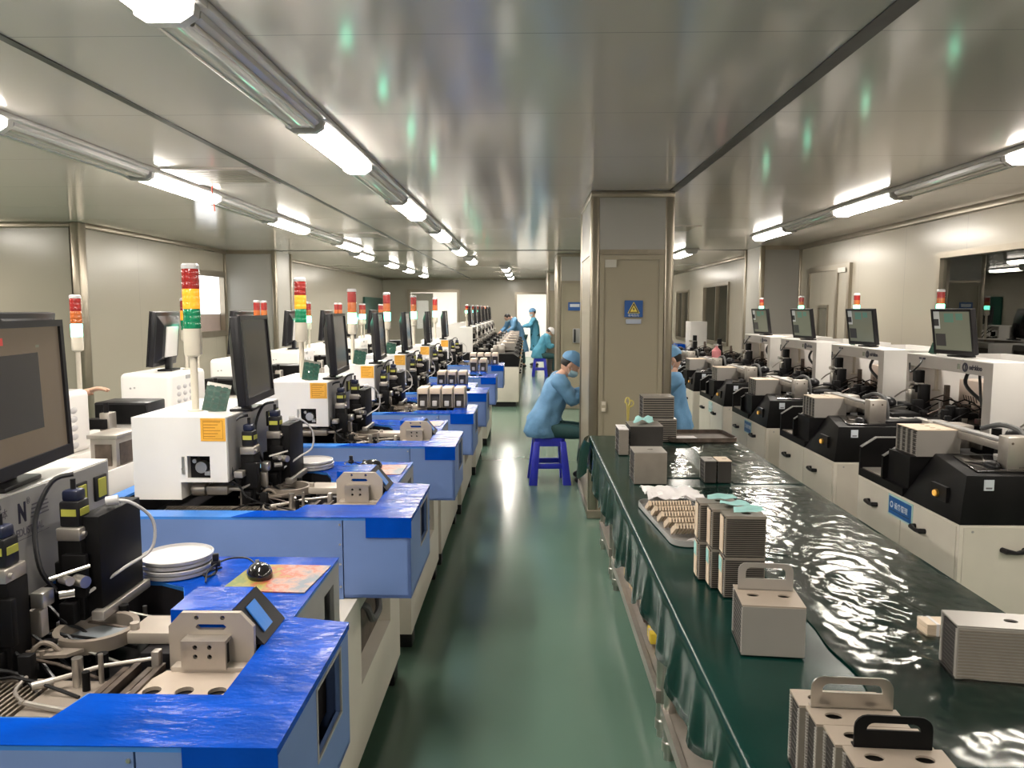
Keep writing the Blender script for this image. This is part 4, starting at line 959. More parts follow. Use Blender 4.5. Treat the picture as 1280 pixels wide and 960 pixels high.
    for k in range(6): b.prism([(0.34+0.03*k, 1.05), (0.352+0.03*k, 1.05), (0.372+0.03*k, 1.09), (0.36+0.03*k, 1.09)], x0+0.277, x0+0.281, 'x', m=1)
    b.build('vented_box', [M_beige2, M_dark], t)
    b = MB(); b.tube([(x0+0.2, 0.30, zh-0.06), (x0+0.1, 0.18, 1.2), (x0+0.12, 0.02, 1.1), (x0+0.2, -0.05, 0.98)], 0.012, smooth=5); b.build('cable', M_cable, t); b = MB(); b.tube([(x0+0.2, 0.20, zh-0.06), (x0+0.12, 0.05, 1.22), (x0+0.1, -0.04, 1.05), (x0+0.2, -0.10, 0.96)], 0.009, smooth=5); b.build('cable', M_cable, t); b = MB()
    b.tube([(x0-0.01, 0.55, zh-0.03), (x0-0.05, 0.50, zh-0.06), (x0-0.06, 0.60, zh-0.12), (x0-0.04, 0.66, zh-0.06)], 0.006, smooth=5); b.build('cable', M_cable, t)
    b = MB(); b.box(x0-0.03, x0+0.03, 0.57, 0.63, 1.10, 1.26, 0, 0.005); b.box(x0-0.06, x0+0.0, 0.585, 0.635, 1.02, 1.12, 1, 0.004); b.box(x0-0.05, x0+0.02, 0.56, 0.66, 1.155, 1.17, 1, 0.003); b.cyl((x0-0.03, 0.61, 0.94), (x0-0.03, 0.61, 1.04), 0.012, m=1); b.cyl((x0-0.06, 0.56, 1.17), (x0-0.10, 0.54, 1.17), 0.016, m=1)
    b.tube([(x0-0.02, 0.60, 1.15), (x0-0.07, 0.70, 1.09), (x0-0.10, 0.74, 1.05)], 0.006, m=1); b.box(x0-0.09, x0+0.05, 0.50, 0.72, 0.99, 1.02, 0, 0.003); b.box(x0-0.03, x0+0.03, 0.62, 0.72, 1.05, 1.09, 1, 0.003); b.build('camera_head', [M_blackm, M_steel], t)
    b = MB(); b.box(x0-0.005, x0, 0.57, 0.60, zh-0.025, zh-0.012); b.build('slot_mark', M_ink, t); b = MB(); b.box(x0-0.005, x0, 0.52, 0.55, zh-0.025, zh-0.012); b.build('slot_mark', M_ink, t)
    b = MB(); b.ring((0, 0), 0.030, 0.018, 0, 0.003, 20); 
    Mx = Matrix.Translation((x0-0.004, 0.015, zh-0.042)) @ Matrix.Rotation(PI/2, 4, 'Y')
    for v in b.bm.verts: v.co = Mx @ v.co
    b.box(x0-0.003, x0, 0.011, 0.019, zh-0.058, zh-0.026); b.build('round_emblem', M_ink, t)
    text('odeldoo', 0.042, M_ink, t, (x0-0.002, -0.03, zh-0.052), (0, -1, 0), (0, 0, 1), bold=0.0018)
    b = MB(); b.box(x0-0.003, x0, 0.075, 0.105, zh-0.06, zh-0.025); b.build('small_label', M_ui4, t)
    b = MB(); b.box(x0-0.02, x0+0.06, 0.10, 0.20, 0.955, 0.98, 0, 0.003); b.build('red_light', M_redglow, t)
    rnd = random.Random(9); b = MB(); b.box(x0-0.12, x0+0.26, -0.10, 0.70, zt, zt+0.025)
    for k in range(34):
        x, y = rnd.uniform(x0-0.10, x0+0.24), rnd.uniform(-0.08, 0.68); s_, h_ = rnd.uniform(0.012, 0.035), zt + rnd.uniform(0.05, 0.14 if y < 0.45 else 0.24); m_ = rnd.choice((0, 0, 0, 1, 2))
        if k % 3: b.box(x-s_, x+s_, y-s_*0.9, y+s_*0.9, zt+0.02, h_, m_, 0.003)
        else: b.cyl((x, y, zt+0.02), (x, y, h_), s_*0.6, n=10, m=m_)
    for k in range(7): b.tube([(x0+0.24, -0.05+0.1*k, zt+0.06), (x0+0.1, 0.0+0.09*k, zt+0.12+0.02*(k % 3)), (x0-0.10, -0.04+0.1*k, zt+0.05)], 0.005, m=k % 2, n=6, smooth=3)
    b.build('mechanism', [M_blackm, M_dark, M_steel], t)
    # working area: rail, block, chain, gripper
    b = MB(); b.box(0.27, 0.33, 0.14, 0.86, 1.02, 1.06, 0, 0.003); b.box(0.275, 0.325, 0.14, 0.86, 1.063, 1.072, 1); b.box(0.285, 0.315, 0.13, 0.87, 1.035, 1.045, 1); b.build('rail', [M_alu, M_grey], t)
    b = MB(); b.box(0.25, 0.36, 0.08, 0.16, zt+0.012, 1.10, 0, 0.004); b.cyl((0.27, 0.078, 1.07), (0.27, 0.082, 1.07), 0.006, m=1, n=8); b.cyl((0.33, 0.078, 1.07), (0.33, 0.082, 1.07), 0.006, m=1, n=8); b.build('end_block', [M_alu, M_dark], t)
    b = MB(); b.box(0.25, 0.36, 0.80, 0.88, zt-0.03, 1.07, 0, 0.004); b.box(0.36, 0.46, 0.72, 0.86, 0.93, 1.06, 0, 0.01); b.build('motor_block', M_alu, t)
    b = MB(); b.tube([(0.44, 0.62, 1.06), (0.45, 0.48, 1.10), (0.44, 0.32, 1.10), (0.43, 0.24, 1.07), (0.43, 0.21, 1.01), (0.43, 0.22, 0.95)], 0.013, smooth=5); b.build('drag_chain', M_rubber, t)
    b = MB(); b.box(0.45, 0.78, 0.52, 0.74, 0.91, 0.97, 0, 0.005); b.box(0.50, 0.70, 0.30, 0.50, 0.945, 0.985, 0, 0.01); b.cyl((0.52, 0.62, 0.97), (0.52, 0.62, 1.06), 0.025, m=0); b.ell((0.56, 0.50, 1.04), 0.05, 0.08, 0.04, m=1); b.cyl((0.62, 0.66, 0.97), (0.62, 0.66, 1.03), 0.02, m=2)
    b.tube([(0.50, 0.40, 1.0), (0.60, 0.34, 1.04), (0.70, 0.36, 1.02), (0.76, 0.30, 0.97)], 0.005, m=0, smooth=5); b.box(0.44, 0.50, 0.62, 0.80, 0.94, 1.0, 2, 0.003); b.box(0.56, 0.74, 0.56, 0.60, 0.97, 1.0, 2, 0.002); b.build('gripper', [M_blackm, M_black, M_steel], t)
    b = MB()
    for k in range(6): b.box(0.40+0.05*k, 0.44+0.05*k, 0.20, 0.44, zt+0.012, zt+0.022 + 0.004*(k % 2))
    b.build('strip_feed', M_white, t)
    return t
M_pgrey = mat('portal_inner', (0.22, 0.20, 0.185), 0.5)
M_grey2 = mat('portal_grey', (0.46, 0.42, 0.39), 0.4, var=0.03)
M_beige2 = mat('warm_box', (0.62, 0.50, 0.42), 0.5)
protoC = machine_C()
uiC = [(0, 1, 0, 1, M_ui4), (0.0, 0.17, 0.55, 1, M_ui5), (0.0, 0.14, 0.62, 0.8, M_ui2), (0.02, 0.3, 0.1, 0.42, M_ui2), (0.3, 0.55, 0.72, 0.95, M_ui6), (0.62, 0.8, 0.78, 0.95, M_ui6)]
mC = monitor('monitor', 'x', w=0.35, h=0.31, ui=uiC, tilt=0.16, group='lit monitors on the portal machines', lift=0.02)
Cy = [3.53, 5.0, 6.44, 7.88, 9.33]
Cn = ['portal machine nearest the large window, blue plaque on its white cabinet', 'portal machine second in its row, green card standing on its white portal',
      'portal machine third in its row, blue plaque between its cabinet handles', 'portal machine fourth in its row, small teal plaque on its cabinet', 'portal machine fifth in its row, beside the wall pillar']
Cs = []
for i, y in enumerate(Cy):
    o = protoC if i == 0 else place(protoC, '', (0, 0, 0))
    o['label'] = Cn[i]; o.location = (2.0, y, 0); Cs.append(o)
for i, o in enumerate(Cs):
    tower(o, 1.00, 0.70, 1.10, 0.545, 0.029, 0.044, 'green', 0.045)
    q = mC if i == 0 else place(mC, '', (0, 0, 0))
    q['label'] = ['lit olive monitor on the first portal machine of the window row', 'lit olive monitor on the second portal machine, in front of the dark window', 'lit monitor on the third portal machine, in front of the side door', 'lit monitor on the fourth portal machine, beside the wall pillar', 'smallest lit monitor of the portal row, in front of the wall pillar'][i]
    q.location = (2.0 + 0.90, Cy[i] + 0.28, 1.374); q.rotation_euler = (0, 0, PI + math.radians(14))
def plaque(par, y0, y1, m, bm):
    b = MB(); b.box(-0.007, -0.004, y0, y1, 0.572, 0.688, 1); b.box(-0.009, -0.006, y0+0.012, y1-0.012, 0.582, 0.678, 0); pl = b.build('plaque', [m, bm], par)
    b = MB(); b.ring((0, 0), 0.018, 0.011, 0, 0.001, 18)
    Mx = Matrix.Translation((-0.0098, y1-0.045, 0.635)) @ Matrix.Rotation(PI/2, 4, 'Y')
    for v in b.bm.verts: v.co = Mx @ v.co
    b.build('emblem', M_signw, pl)
    text('设备管理', 0.037, M_signw, pl, (-0.0094, y1-0.075, 0.622), (0, -1, 0), (0, 0, 1), bold=0.0006)
    b = MB(); b.box(-0.0096, -0.009, y0+0.03, y1-0.03, 0.603, 0.606); b.build('rule', M_ink, pl)
plaque(Cs[0], 0.42, 0.69, M_plaque, M_plaqb)
plaque(Cs[2], 0.42, 0.64, M_plaque, M_plaqb)
plaque(Cs[3], 0.46, 0.62, M_plaqb, M_plaqb)
cc = card('small green display card standing on the second portal machine beside its monitor', (2.92, 5.63, 1.374), -1.25, -0.25); cc.scale = (0.8, 0.8, 0.8)
cc = card('dark card standing on the third portal machine beside its monitor', (2.92, 7.02, 1.374), -1.25, -0.25); cc.scale = (0.8, 0.8, 0.8)
# carriers standing on the portal machines
mg = magazine('carrier', 'x', 0.23, 0.055, 0.145, 'cream carriers on the portal machines', 12, topm=M_strip, face=M_magf, holes=1)
first2 = [True]
for i, y in enumerate(Cy):
    for k in range(4):
        if first2[0]: first2[0] = False; o = mg
        else: o = place(mg, '', (0, 0, 0))
        o['label'] = 'cream-topped carrier, %s from the front of four on the %s portal machine by the windows' % (nm[k], nth[i] if i < 4 else 'fifth')
        o.location = (2.0 + 0.175, y + 0.575 + 0.058*k, 0.916)
b = MB(); b.box(0.03, 0.40, 0.55, 0.79, 0.745, 0.916); 
sh = b.build('carrier_bench', M_blackm, Cs[0])
for o in Cs[1:]: link('carrier_bench', sh.data, o)
# two deck-only machines beyond
skip = ('portal_front', 'portal_shell', 'portal_back', 'round_emblem', 'lettering', 'slot_mark', 'small_label', 'vented_box', 'plaque', 'signal_tower', 'cable', 'red_light', 'strip_feed', 'carrier_bench')
for k, y in enumerate((10.85, 12.3)):
    o = place(protoC, ['black-decked machine without portal in front of the far window, pink bottle on it', 'last black-decked machine without portal of the window row'][k], (2.0 - 0.05*k, y, 0), 0, None, skip)
t = thing('pink_bottle', 'pink translucent bottle on the portal-less black machine', 'bottle', (2.72, 11.2, 0.934))
b = MB(); b.lathe([(0, 0), (0.06, 0), (0.065, 0.01), (0.065, 0.16), (0.03, 0.20), (0.02, 0.21), (0.02, 0.235), (0, 0.235)], n=20); b.build('body', M_pink, t)
b = MB(); b.lathe([(0, 0.232), (0.026, 0.232), (0.026, 0.26), (0, 0.262)], n=16); b.build('cap', M_plate, t)
# the dark row down the far end of the aisle, facing the other way
Dn = []
lab5 = ['first', 'second', 'third', 'fourth', 'fifth', 'sixth', 'seventh']
for k in range(6):
    y = 14.35 + 1.40*k
    drop = ('plaque', 'signal_tower', 'carrier_bench', 'red_light', 'lettering', 'round_emblem')
    o = place(protoC, 'black-decked portal machine, %s of the far row beyond the blue machines' % lab5[k], (-0.17, y, 0), PI, 'far row portal machines', drop); Dn.append(o)
    tower(o, 0.98, 0.05, 1.374, 0.20, 0.034, 0.044, 'red' if k in (4,) else 'green', 0.05)
    q = place(mb, 'dark monitor on the %s machine of the far row beyond the blue machines' % lab5[k], (-0.17-0.88, y - 0.22, 1.374), 0.0, 'monitors of the far row')
    for j in range(3):
        cx = place(mg, 'pale carrier, %s of three on the %s machine of the far row' % (nm[j], lab5[k]), (-0.17 - 0.2, y - 0.26 - 0.06*j, 0.946), PI, 'carriers of the far row')
# remote machine beyond the column
o = place(protoA, 'blue-topped machine standing far off beside the far window, just past the column', (3.16, 15.6, 0), 0, 'remote machines')
tower(o, -0.91, 0.41, 1.298, 0.235, 0.035, 0.077, 'green', 0.06)
place(mb, 'dark monitor on the remote blue-topped machine past the column', (2.47, 16.05, 1.298), 0)
t = thing('white_cabinet', 'tall white cabinet far off beside the remote blue-topped machine', 'cabinet', (3.34, 15.2, 0))
b = MB(); b.box(-0.16, 0.16, 0, 0.5, 0.05, 1.45, 0, 0.008); b.build('body', M_white, t)
b = MB(); b.box(-0.14, 0.14, -0.012, 0, 0.10, 1.40, 0, 0.004); d = b.build('door', M_white, t); b = MB(); b.tube([(0.10, -0.012, 0.8), (0.10, -0.035, 0.8), (0.10, -0.035, 0.92), (0.10, -0.012, 0.92)], 0.006); b.build('handle', M_grey, d)
b = MB(); b.box(-0.15, 0.15, 0.02, 0.48, 0, 0.05); b.build('plinth', M_black, t)
t = thing('white_table', 'long white bench far off in front of the remote blue-topped machine', 'bench', (2.9, 13.9, 0))
b = MB(); b.box(-0.7, 0.7, -0.3, 0.3, 0.72, 0.76, 0, 0.005); b.build('top', M_white, t)
b = MB(); b.box(-0.68, 0.68, -0.29, -0.27, 0.1, 0.72); b.build('front_panel', M_white, t)
for sx in (-0.65, 0.65):
    for sy in (-0.25, 0.25):
        b = MB(); b.box(sx-0.02, sx+0.02, sy-0.02, sy+0.02, 0, 0.72); b.build('leg', M_grey, t)

# ---------------------------------------------------------------- long steel tables under the green vinyl cover
TZ = 0.80
def steel_table(y0, y1, label):
    t = thing('steel_table', label, 'table', (0.93, (y0+y1)/2, 0), 0, 'steel tables under the green cover')
    L = (y1-y0)/2
    b = MB(); b.box(-0.46, 0.47, -L, L, TZ-0.04, TZ-0.006, 0, 0.004); b.build('top', M_steel, t)
    b = MB(); b.box(-0.42, 0.43, -L+0.04, L-0.04, 0.17, 0.19, 0, 0.004); b.box(-0.425, -0.405, -L+0.03, L-0.03, 0.15, 0.20); b.build('shelf', M_alu, t)
    for sx in (-0.395, 0.40):
        for sy in (-L+0.06, L-0.06):
            b = MB(); b.cyl((sx, sy, 0.05), (sx, sy, TZ-0.04), 0.024, n=16); b.lathe([(0.014, 0), (0.020, 0.0), (0.020, 0.03), (0.028, 0.035), (0.028, 0.07), (0.024, 0.075)], (sx, sy, 0), 16); b.build('leg', M_steel, t)
    return t
steel_table(4.68, 5.40, 'short steel table end under the green cover, beside the column')
steel_table(2.88, 4.60, 'steel table under the green cover, with pale parcels on its shelf')
steel_table(1.12, 2.84, 'steel table under the green cover, nearest of the long run')
steel_table(-0.64, 1.08, 'steel table under the green cover behind the viewer')
def cover():
    b = MB(); xs = [0.45 + 0.97*i/16 for i in range(17)]; y0, y1, n = -0.6, 5.43, 220
    rows = []
    for k in range(n+1):
        y = y0 + (y1-y0)*k/n; row = []
        hem = (0.60 if y < 2.4 else 0.60 - 0.05*min(1, (y-2.4)/0.6)) + 0.022*math.sin(y*5.1) + 0.020*math.sin(y*11.7+1) + 0.012*math.sin(y*23)
        for j in range(7):
            f = j/6; z = hem + (TZ-0.006-hem)*f
            w = (1-f)*(0.012*math.sin(y*9.3+0.6) + 0.011*math.sin(y*24) + 0.007*math.sin(y*47+f*2))
            row.append((0.445 - 0.012*(1-f) - w*0.8 - 0.012, y, z))
        row.append((0.441, y, TZ-0.001))
        for x in xs: row.append((x, y, TZ + 0.0015*mnoise.noise(Vector((x*5, y*5, 0)))))
        rows.append(row)
    vs = [v for r in rows for v in r]; m = len(rows[0]); fs = []
    for i in range(n):
        for j in range(m-1): fs.append((i*m+j, i*m+j+1, (i+1)*m+j+1, (i+1)*m+j))
    b.faces(vs, fs)
    # hanging far corner
    q = [(0.445, 5.43, TZ), (0.70, 5.43, TZ), (0.445, 5.10, TZ)]
    o = b.build('table_cover', M_table, ang=80)
    b = MB(); rr = []
    for i in range(9):
        f = i/8; rr.append([(0.435 - 0.04*math.sin(PI*f)*1.0 - 0.02*f, 5.44 - 0.34*f + 0.02, TZ), (0.40 - 0.05*math.sin(PI*f), 5.44 - 0.34*f + 0.03, TZ - 0.10 - 0.02*math.sin(f*9)), (0.395 - 0.06*math.sin(PI*f), 5.44 - 0.30*f, TZ - 0.22 + 0.05*math.cos(f*5))])
    vs = [v for r in rr for v in r]; fs = []
    for i in range(8):
        for j in range(2): fs.append((i*3+j, i*3+j+1, (i+1)*3+j+1, (i+1)*3+j))
    b.faces(vs, fs); b.build('hanging_corner', M_table, o, ang=80)
    m_ = o.modifiers.new('thick', 'SOLIDIFY'); m_.thickness = 0.0018
    return tag(o, 'glossy dark green vinyl cover draped over the long tables', 'table cover')
cover()
def film(label, x0, x1, y0, y1, amp, seed):
    nx, ny = int((x1-x0)/0.011), int((y1-y0)/0.013); b = MB(); vs = []; fs = []
    for i in range(ny+1):
        for j in range(nx+1):
            x = x0+(x1-x0)*j/nx; y = y0+(y1-y0)*i/ny
            e = min(1, min(j, nx-j)/4) * min(1, min(i, ny-i)/4)
            v = Vector((x*13 + y*7 + seed, y*9 - x*6, seed))
            h = abs(mnoise.noise(v)) + 0.6*abs(mnoise.noise(v*2.1 + Vector((3, 1, 0)))) + 0.25*mnoise.noise(v*4.5)
            env = 0.25 + 1.0*max(0, mnoise.noise(Vector((x*2.2+seed, y*1.5, 5))))
            xe = 0.03*mnoise.noise(Vector((seed, y*4, 0))) * (1 if j in (0, nx) else 0)
            vs.append((x+xe, y, TZ + 0.004 + e*max(0, h)*amp*env))
    for i in range(ny):
        for j in range(nx): a = i*(nx+1)+j; fs.append((a, a+1, a+nx+2, a+nx+1))
    b.faces(vs, fs); return tag(b.build('plastic_sheet', M_film_clear, ang=60), label, 'plastic sheet', 'clear plastic sheets on the green cover')
film('crinkled clear plastic sheet spread over the window side of the green cover', 0.80, 1.41, 1.45, 3.86, 0.016, 3.0)
film('crinkled clear plastic sheet on the green cover, just in front of the brown tray', 0.72, 0.96, 4.05, 5.02, 0.022, 8.0)
film('clear plastic sheet along the far window edge of the green cover', 1.06, 1.415, 3.92, 5.38, 0.012, 13.0)

# ---- carriers, trays and papers on the green cover (z = TZ)
E0 = TZ + 0.004
nmf = ['farthest', 'second', 'third', 'nearest']
fr = []
for k in range(4):
    hd = None
    if k == 1: hd = (0.150, 0.062, M_steel, 0.028)
    if k == 3: hd = (0.130, 0.058, M_blackm, 0.030)
    o = magazine('magazine', ['slotted carrier at the far end of the row of four in the near corner', 'slotted carrier with a shiny steel carrying handle in the row of four', 'slotted carrier between the steel-handled and black-handled ones', 'slotted carrier with a black carrying handle, front of the row of four'][k],
                 0.165, 0.064, 0.145, 'row of four slotted carriers', 22, hd, holes=2)
    o.location = (0.60 + 0.008*k, 1.435 - 0.066*k, E0); o.rotation_euler = (0, 0, -0.06)
o = magazine('magazine', 'film-wrapped carrier with a grey handle behind the row of four', 0.16, 0.15, 0.135, 'handled carriers', 20, (0.145, 0.075, M_magf, 0.04), topm=M_magtop, face=M_magf, holes=2)
o.location = (0.640, 2.00, E0); o.rotation_euler = (0, 0, -0.10)
o = magazine('magazine', 'wide ribbed carrier standing at the window edge of the green cover', 0.26, 0.10, 0.135, None, 24, None, topm=M_magf, face=M_magf, holes=1)
o.location = (1.172, 1.845, E0); o.rotation_euler = (0, 0, -0.14)
def ribs(par, w, d, h, n, m):
    b = MB()
    for k in range(n): b.box(-w/2+0.004, w/2-0.004, -d/2-0.004, -d/2-0.001, 0.006+(h-0.012)*k/n, 0.006+(h-0.012)*(k+0.55)/n)
    return b.build('ribs', m, par)
ribs(o, 0.26, 0.10, 0.135, 16, M_mag)
t = thing('white_block', 'cream bar of boards lying behind the wide ribbed carrier', 'block', (1.150, 2.085, E0), -0.02)
b = MB()
for k in range(5): b.box(-0.055+0.001*(k % 2), 0.058-0.001*(k % 3), -0.028, 0.03, 0.007*k, 0.007*k+0.006)
b.build('boards', M_strip, t)
b = MB(); b.box(-0.03, -0.022, -0.029, 0.031, -0.0, 0.0355); b.build('band', M_paper, t)
# two-high block of ribbed carriers with teal papers on top
t6 = []
for lev in range(2):
    for k in range(3):
        o = magazine('magazine', '%s ribbed carrier of the two-high block, %s' % (['farthest', 'middle', 'nearest'][k], ['bottom layer with a teal tag' , 'top layer under teal paper'][lev]), 0.125, 0.072, 0.128, 'two-high block of ribbed carriers', 18, None, topm=M_mag, face=M_mag)
        o.location = (0.628 + 0.022*k, 2.53 - 0.080*k, E0 + 0.131*lev); o.rotation_euler = (0, 0, -0.03)
        ribs(o, 0.125, 0.072, 0.128, 18, M_magd)
        b = MB(); b.box(-0.066, -0.0635, -0.022, 0.024, 0.006, 0.120); b.build('end_label', M_strip, o)
        if lev == 0:
            b = MB(); b.box(-0.0675, -0.0655, -0.018, 0.02, 0.075, 0.118); b.build('tag', M_teal, o)
def paper(label, pts, m, z, amp, seed, cat='paper', group=None, n=14, cup=0.0):
    """sheet through four corner points, gently creased"""
    b = MB(); vs = []; fs = []
    for i in range(n+1):
        for j in range(n+1):
            u, v = j/n, i/n
            x = (pts[0][0]*(1-u)+pts[1][0]*u)*(1-v) + (pts[3][0]*(1-u)+pts[2][0]*u)*v
            y = (pts[0][1]*(1-u)+pts[1][1]*u)*(1-v) + (pts[3][1]*(1-u)+pts[2][1]*u)*v
            vs.append((x, y, z + amp*(0.5+0.5*mnoise.noise(Vector((x*22+seed, y*22, seed)))) + cup*(4*(u-0.5)**2)))
    for i in range(n):
        for j in range(n): a = i*(n+1)+j; fs.append((a, a+1, a+n+2, a+n+1))
    b.faces(vs, fs); o = b.build('paper_sheet', m, ang=25)
    s = o.modifiers.new('t', 'SOLIDIFY'); s.thickness = 0.0008
    return tag(o, label, cat, group)
zt = E0 + 0.262
for k in range(3):
    x, y = 0.645 + 0.022*k, 2.53 - 0.080*k
    paper('%s teal paper folded on the two-high block of carriers' % ['farthest', 'middle', 'nearest'][k], [(x-0.055, y-0.03), (x+0.045, y-0.025), (x+0.045, y+0.03), (x-0.04, y+0.032)], M_teal, zt, 0.022, 4.0+k*3, group='teal papers on the carriers')
# shallow plastic tray of ribbed strips, white crumpled paper behind
t = thing('shallow_tray', 'shallow clear-edged tray holding rows of ribbed ivory strips', 'tray', (0.645, 3.18, E0), 0.08)
b = MB()
def rrect(w, d, r, n=5):
    p = []
    for cx, cy, a in ((w/2-r, d/2-r, 0), (-w/2+r, d/2-r, 90), (-w/2+r, -d/2+r, 180), (w/2-r, -d/2+r, 270)):
        for i in range(n+1): an = math.radians(a+90*i/n); p.append((cx+r*math.cos(an), cy+r*math.sin(an)))
    return p
b.prism(rrect(0.24, 0.66, 0.06), 0, 0.004, 'z'); 
o_, i_ = rrect(0.245, 0.665, 0.062), rrect(0.235, 0.655, 0.057)
b.prism(o_, 0.0, 0.022, 'z', [i_]); b.build('shell', M_grey, t)
for k in range(5):
    lab = '%s ribbed ivory strip lying in the shallow tray' % ['nearest', 'second', 'third', 'fourth', 'farthest'][k]
    b = MB()
    R = Matrix.Translation((0.645 + 0.012 - 0.012*k, 2.97 + 0.088*k, E0+0.030)) @ Matrix.Rotation(0.08, 4, 'Z') @ Matrix.Rotation(1.0, 4, 'X')
    b.box(-0.09, 0.095, -0.003, 0.003, -0.018, 0.058, 1, 0, R)
    for j in range(15): b.box(-0.088+0.0123*j, -0.081+0.0123*j, -0.011, 0.009, -0.018, 0.060, 0, 0, R)
    b.box(-0.094, -0.088, -0.012, 0.010, -0.02, 0.062, 0, 0, R)
    tag(b.build('ribbed_strip', [M_strip, M_dark], ang=0), lab, 'strip', 'ribbed strips in the tray')
paper('crumpled white paper lying across the far end of the shallow tray', [(0.545, 3.42), (0.80, 3.40), (0.775, 3.62), (0.535, 3.66)], M_paper, E0+0.024, 0.05, 9.0)
paper('small white paper curling out of the near end of the shallow tray', [(0.60, 2.86), (0.74, 2.90), (0.735, 2.97), (0.66, 2.95)], M_paper, E0+0.006, 0.02, 2.0)
# carriers at the back of the table
def cub(label, x, y, z, w, d, h, rz=0.0, mface=M_mag, top=M_magf, slots=10, grp='plain carriers by the column', nrib=0):
    o = magazine('magazine', label, w, d, h, grp, slots, None, topm=top, face=mface); o.location = (x, y, z); o.rotation_euler = (0, 0, rz)
    if nrib: ribs(o, w, d, h, nrib, M_magd)
    return o
cub('big plain metal carrier in front of the column, nearest of its cluster', 0.625, 3.98, E0, 0.168, 0.18, 0.165)
cub('metal carrier behind the big plain one, teal paper on it', 0.735, 4.86, E0, 0.205, 0.22, 0.17, nrib=0, mface=M_magd)
cub('slim carrier at the table edge, left open beside the papered carrier', 0.585, 4.78, E0, 0.06, 0.20, 0.16, top=M_paper, slots=8)
cub('ribbed carrier at the bottom of the tall pair against the column', 0.90, 5.25, E0, 0.20, 0.18, 0.155, nrib=10)
cub('ribbed carrier on top of the tall pair against the column', 0.875, 5.25, E0+0.158, 0.21, 0.18, 0.15, nrib=9, top=M_alu)
paper('teal paper folded over the carrier in front of the column', [(0.65, 4.76), (0.78, 4.78), (0.80, 4.94), (0.70, 4.96)], M_teal, E0+0.175, 0.05, 6.0, group='teal papers on the carriers')
t = thing('scissors', 'yellowish scissors standing by the papered carrier near the column', 'scissors', (0.665, 5.12, E0))
b = MB(); b.tube([(0, 0, 0.25), (0.012, 0, 0.27), (0.006, 0, 0.30), (-0.012, 0, 0.30), (-0.018, 0, 0.27), (-0.006, 0, 0.25), (0.0, 0, 0.02)], 0.005, smooth=4); b.build('blade', M_yellow_tool, t)
b = MB(); b.tube([(0.0, 0.004, 0.24), (0.03, 0.004, 0.25), (0.035, 0.004, 0.275), (0.02, 0.004, 0.285), (0.01, 0.004, 0.26), (-0.004, 0.004, 0.02)], 0.005, smooth=4); b.build('handle', M_yellow_tool, t)
cub('small upright carrier of the pair on the cover, beside the plain big one', 0.940, 3.99, E0, 0.060, 0.12, 0.115, mface=M_magd, top=M_magf, grp='pair of small carriers')
cub('small upright carrier of the pair on the cover, on the window side', 1.014, 3.99, E0, 0.068, 0.12, 0.115, mface=M_magd, top=M_strip, grp='pair of small carriers')
t = thing('flat_tray', 'flat brown steel tray lying at the far end of the green cover', 'tray', (1.17, 5.30, E0+0.006), 0.06)
b = MB(); b.prism(rrect(0.44, 0.36, 0.05), 0, 0.006, 'z'); b.prism(rrect(0.46, 0.38, 0.055), 0.0, 0.028, 'z', [rrect(0.445, 0.365, 0.05)]); b.build('shell', M_dark, t)
b = MB(); b.box(-0.16, -0.02, -0.12, 0.02, 0.007, 0.010); b.build('paper_label', M_paper, t)
# things on the lower shelves
def shelfbox(label, loc, m, w, d, h, rz=0.0):
    t = thing('parcel', label, 'parcel', loc, rz, 'parcels on the lower shelves')
    b = MB(); b.box(-w/2, w/2, -d/2, d/2, 0, h, 0, 0.004); b.build('box', m, t)
    b = MB(); b.box(-w/2-0.001, w/2+0.001, -0.012, 0.012, -0.0005, h+0.001); b.build('tape', M_strip, t)
shelfbox('pale wooden parcel jutting from the lower shelf, farthest of three', (0.59, 4.02, 0.21), M_wood, 0.09, 0.40, 0.06, 0.04)
shelfbox('pale wooden parcel lying on top of the farthest shelf parcel', (0.60, 4.10, 0.272), M_strip, 0.08, 0.30, 0.05, -0.03)
shelfbox('dark parcel between the pale and the yellow one on the lower shelf', (0.60, 3.66, 0.21), M_dark, 0.10, 0.22, 0.09)
shelfbox('bright yellow parcel on the lower shelf, nearest of three', (0.59, 3.36, 0.21), M_yelbox, 0.09, 0.10, 0.05)

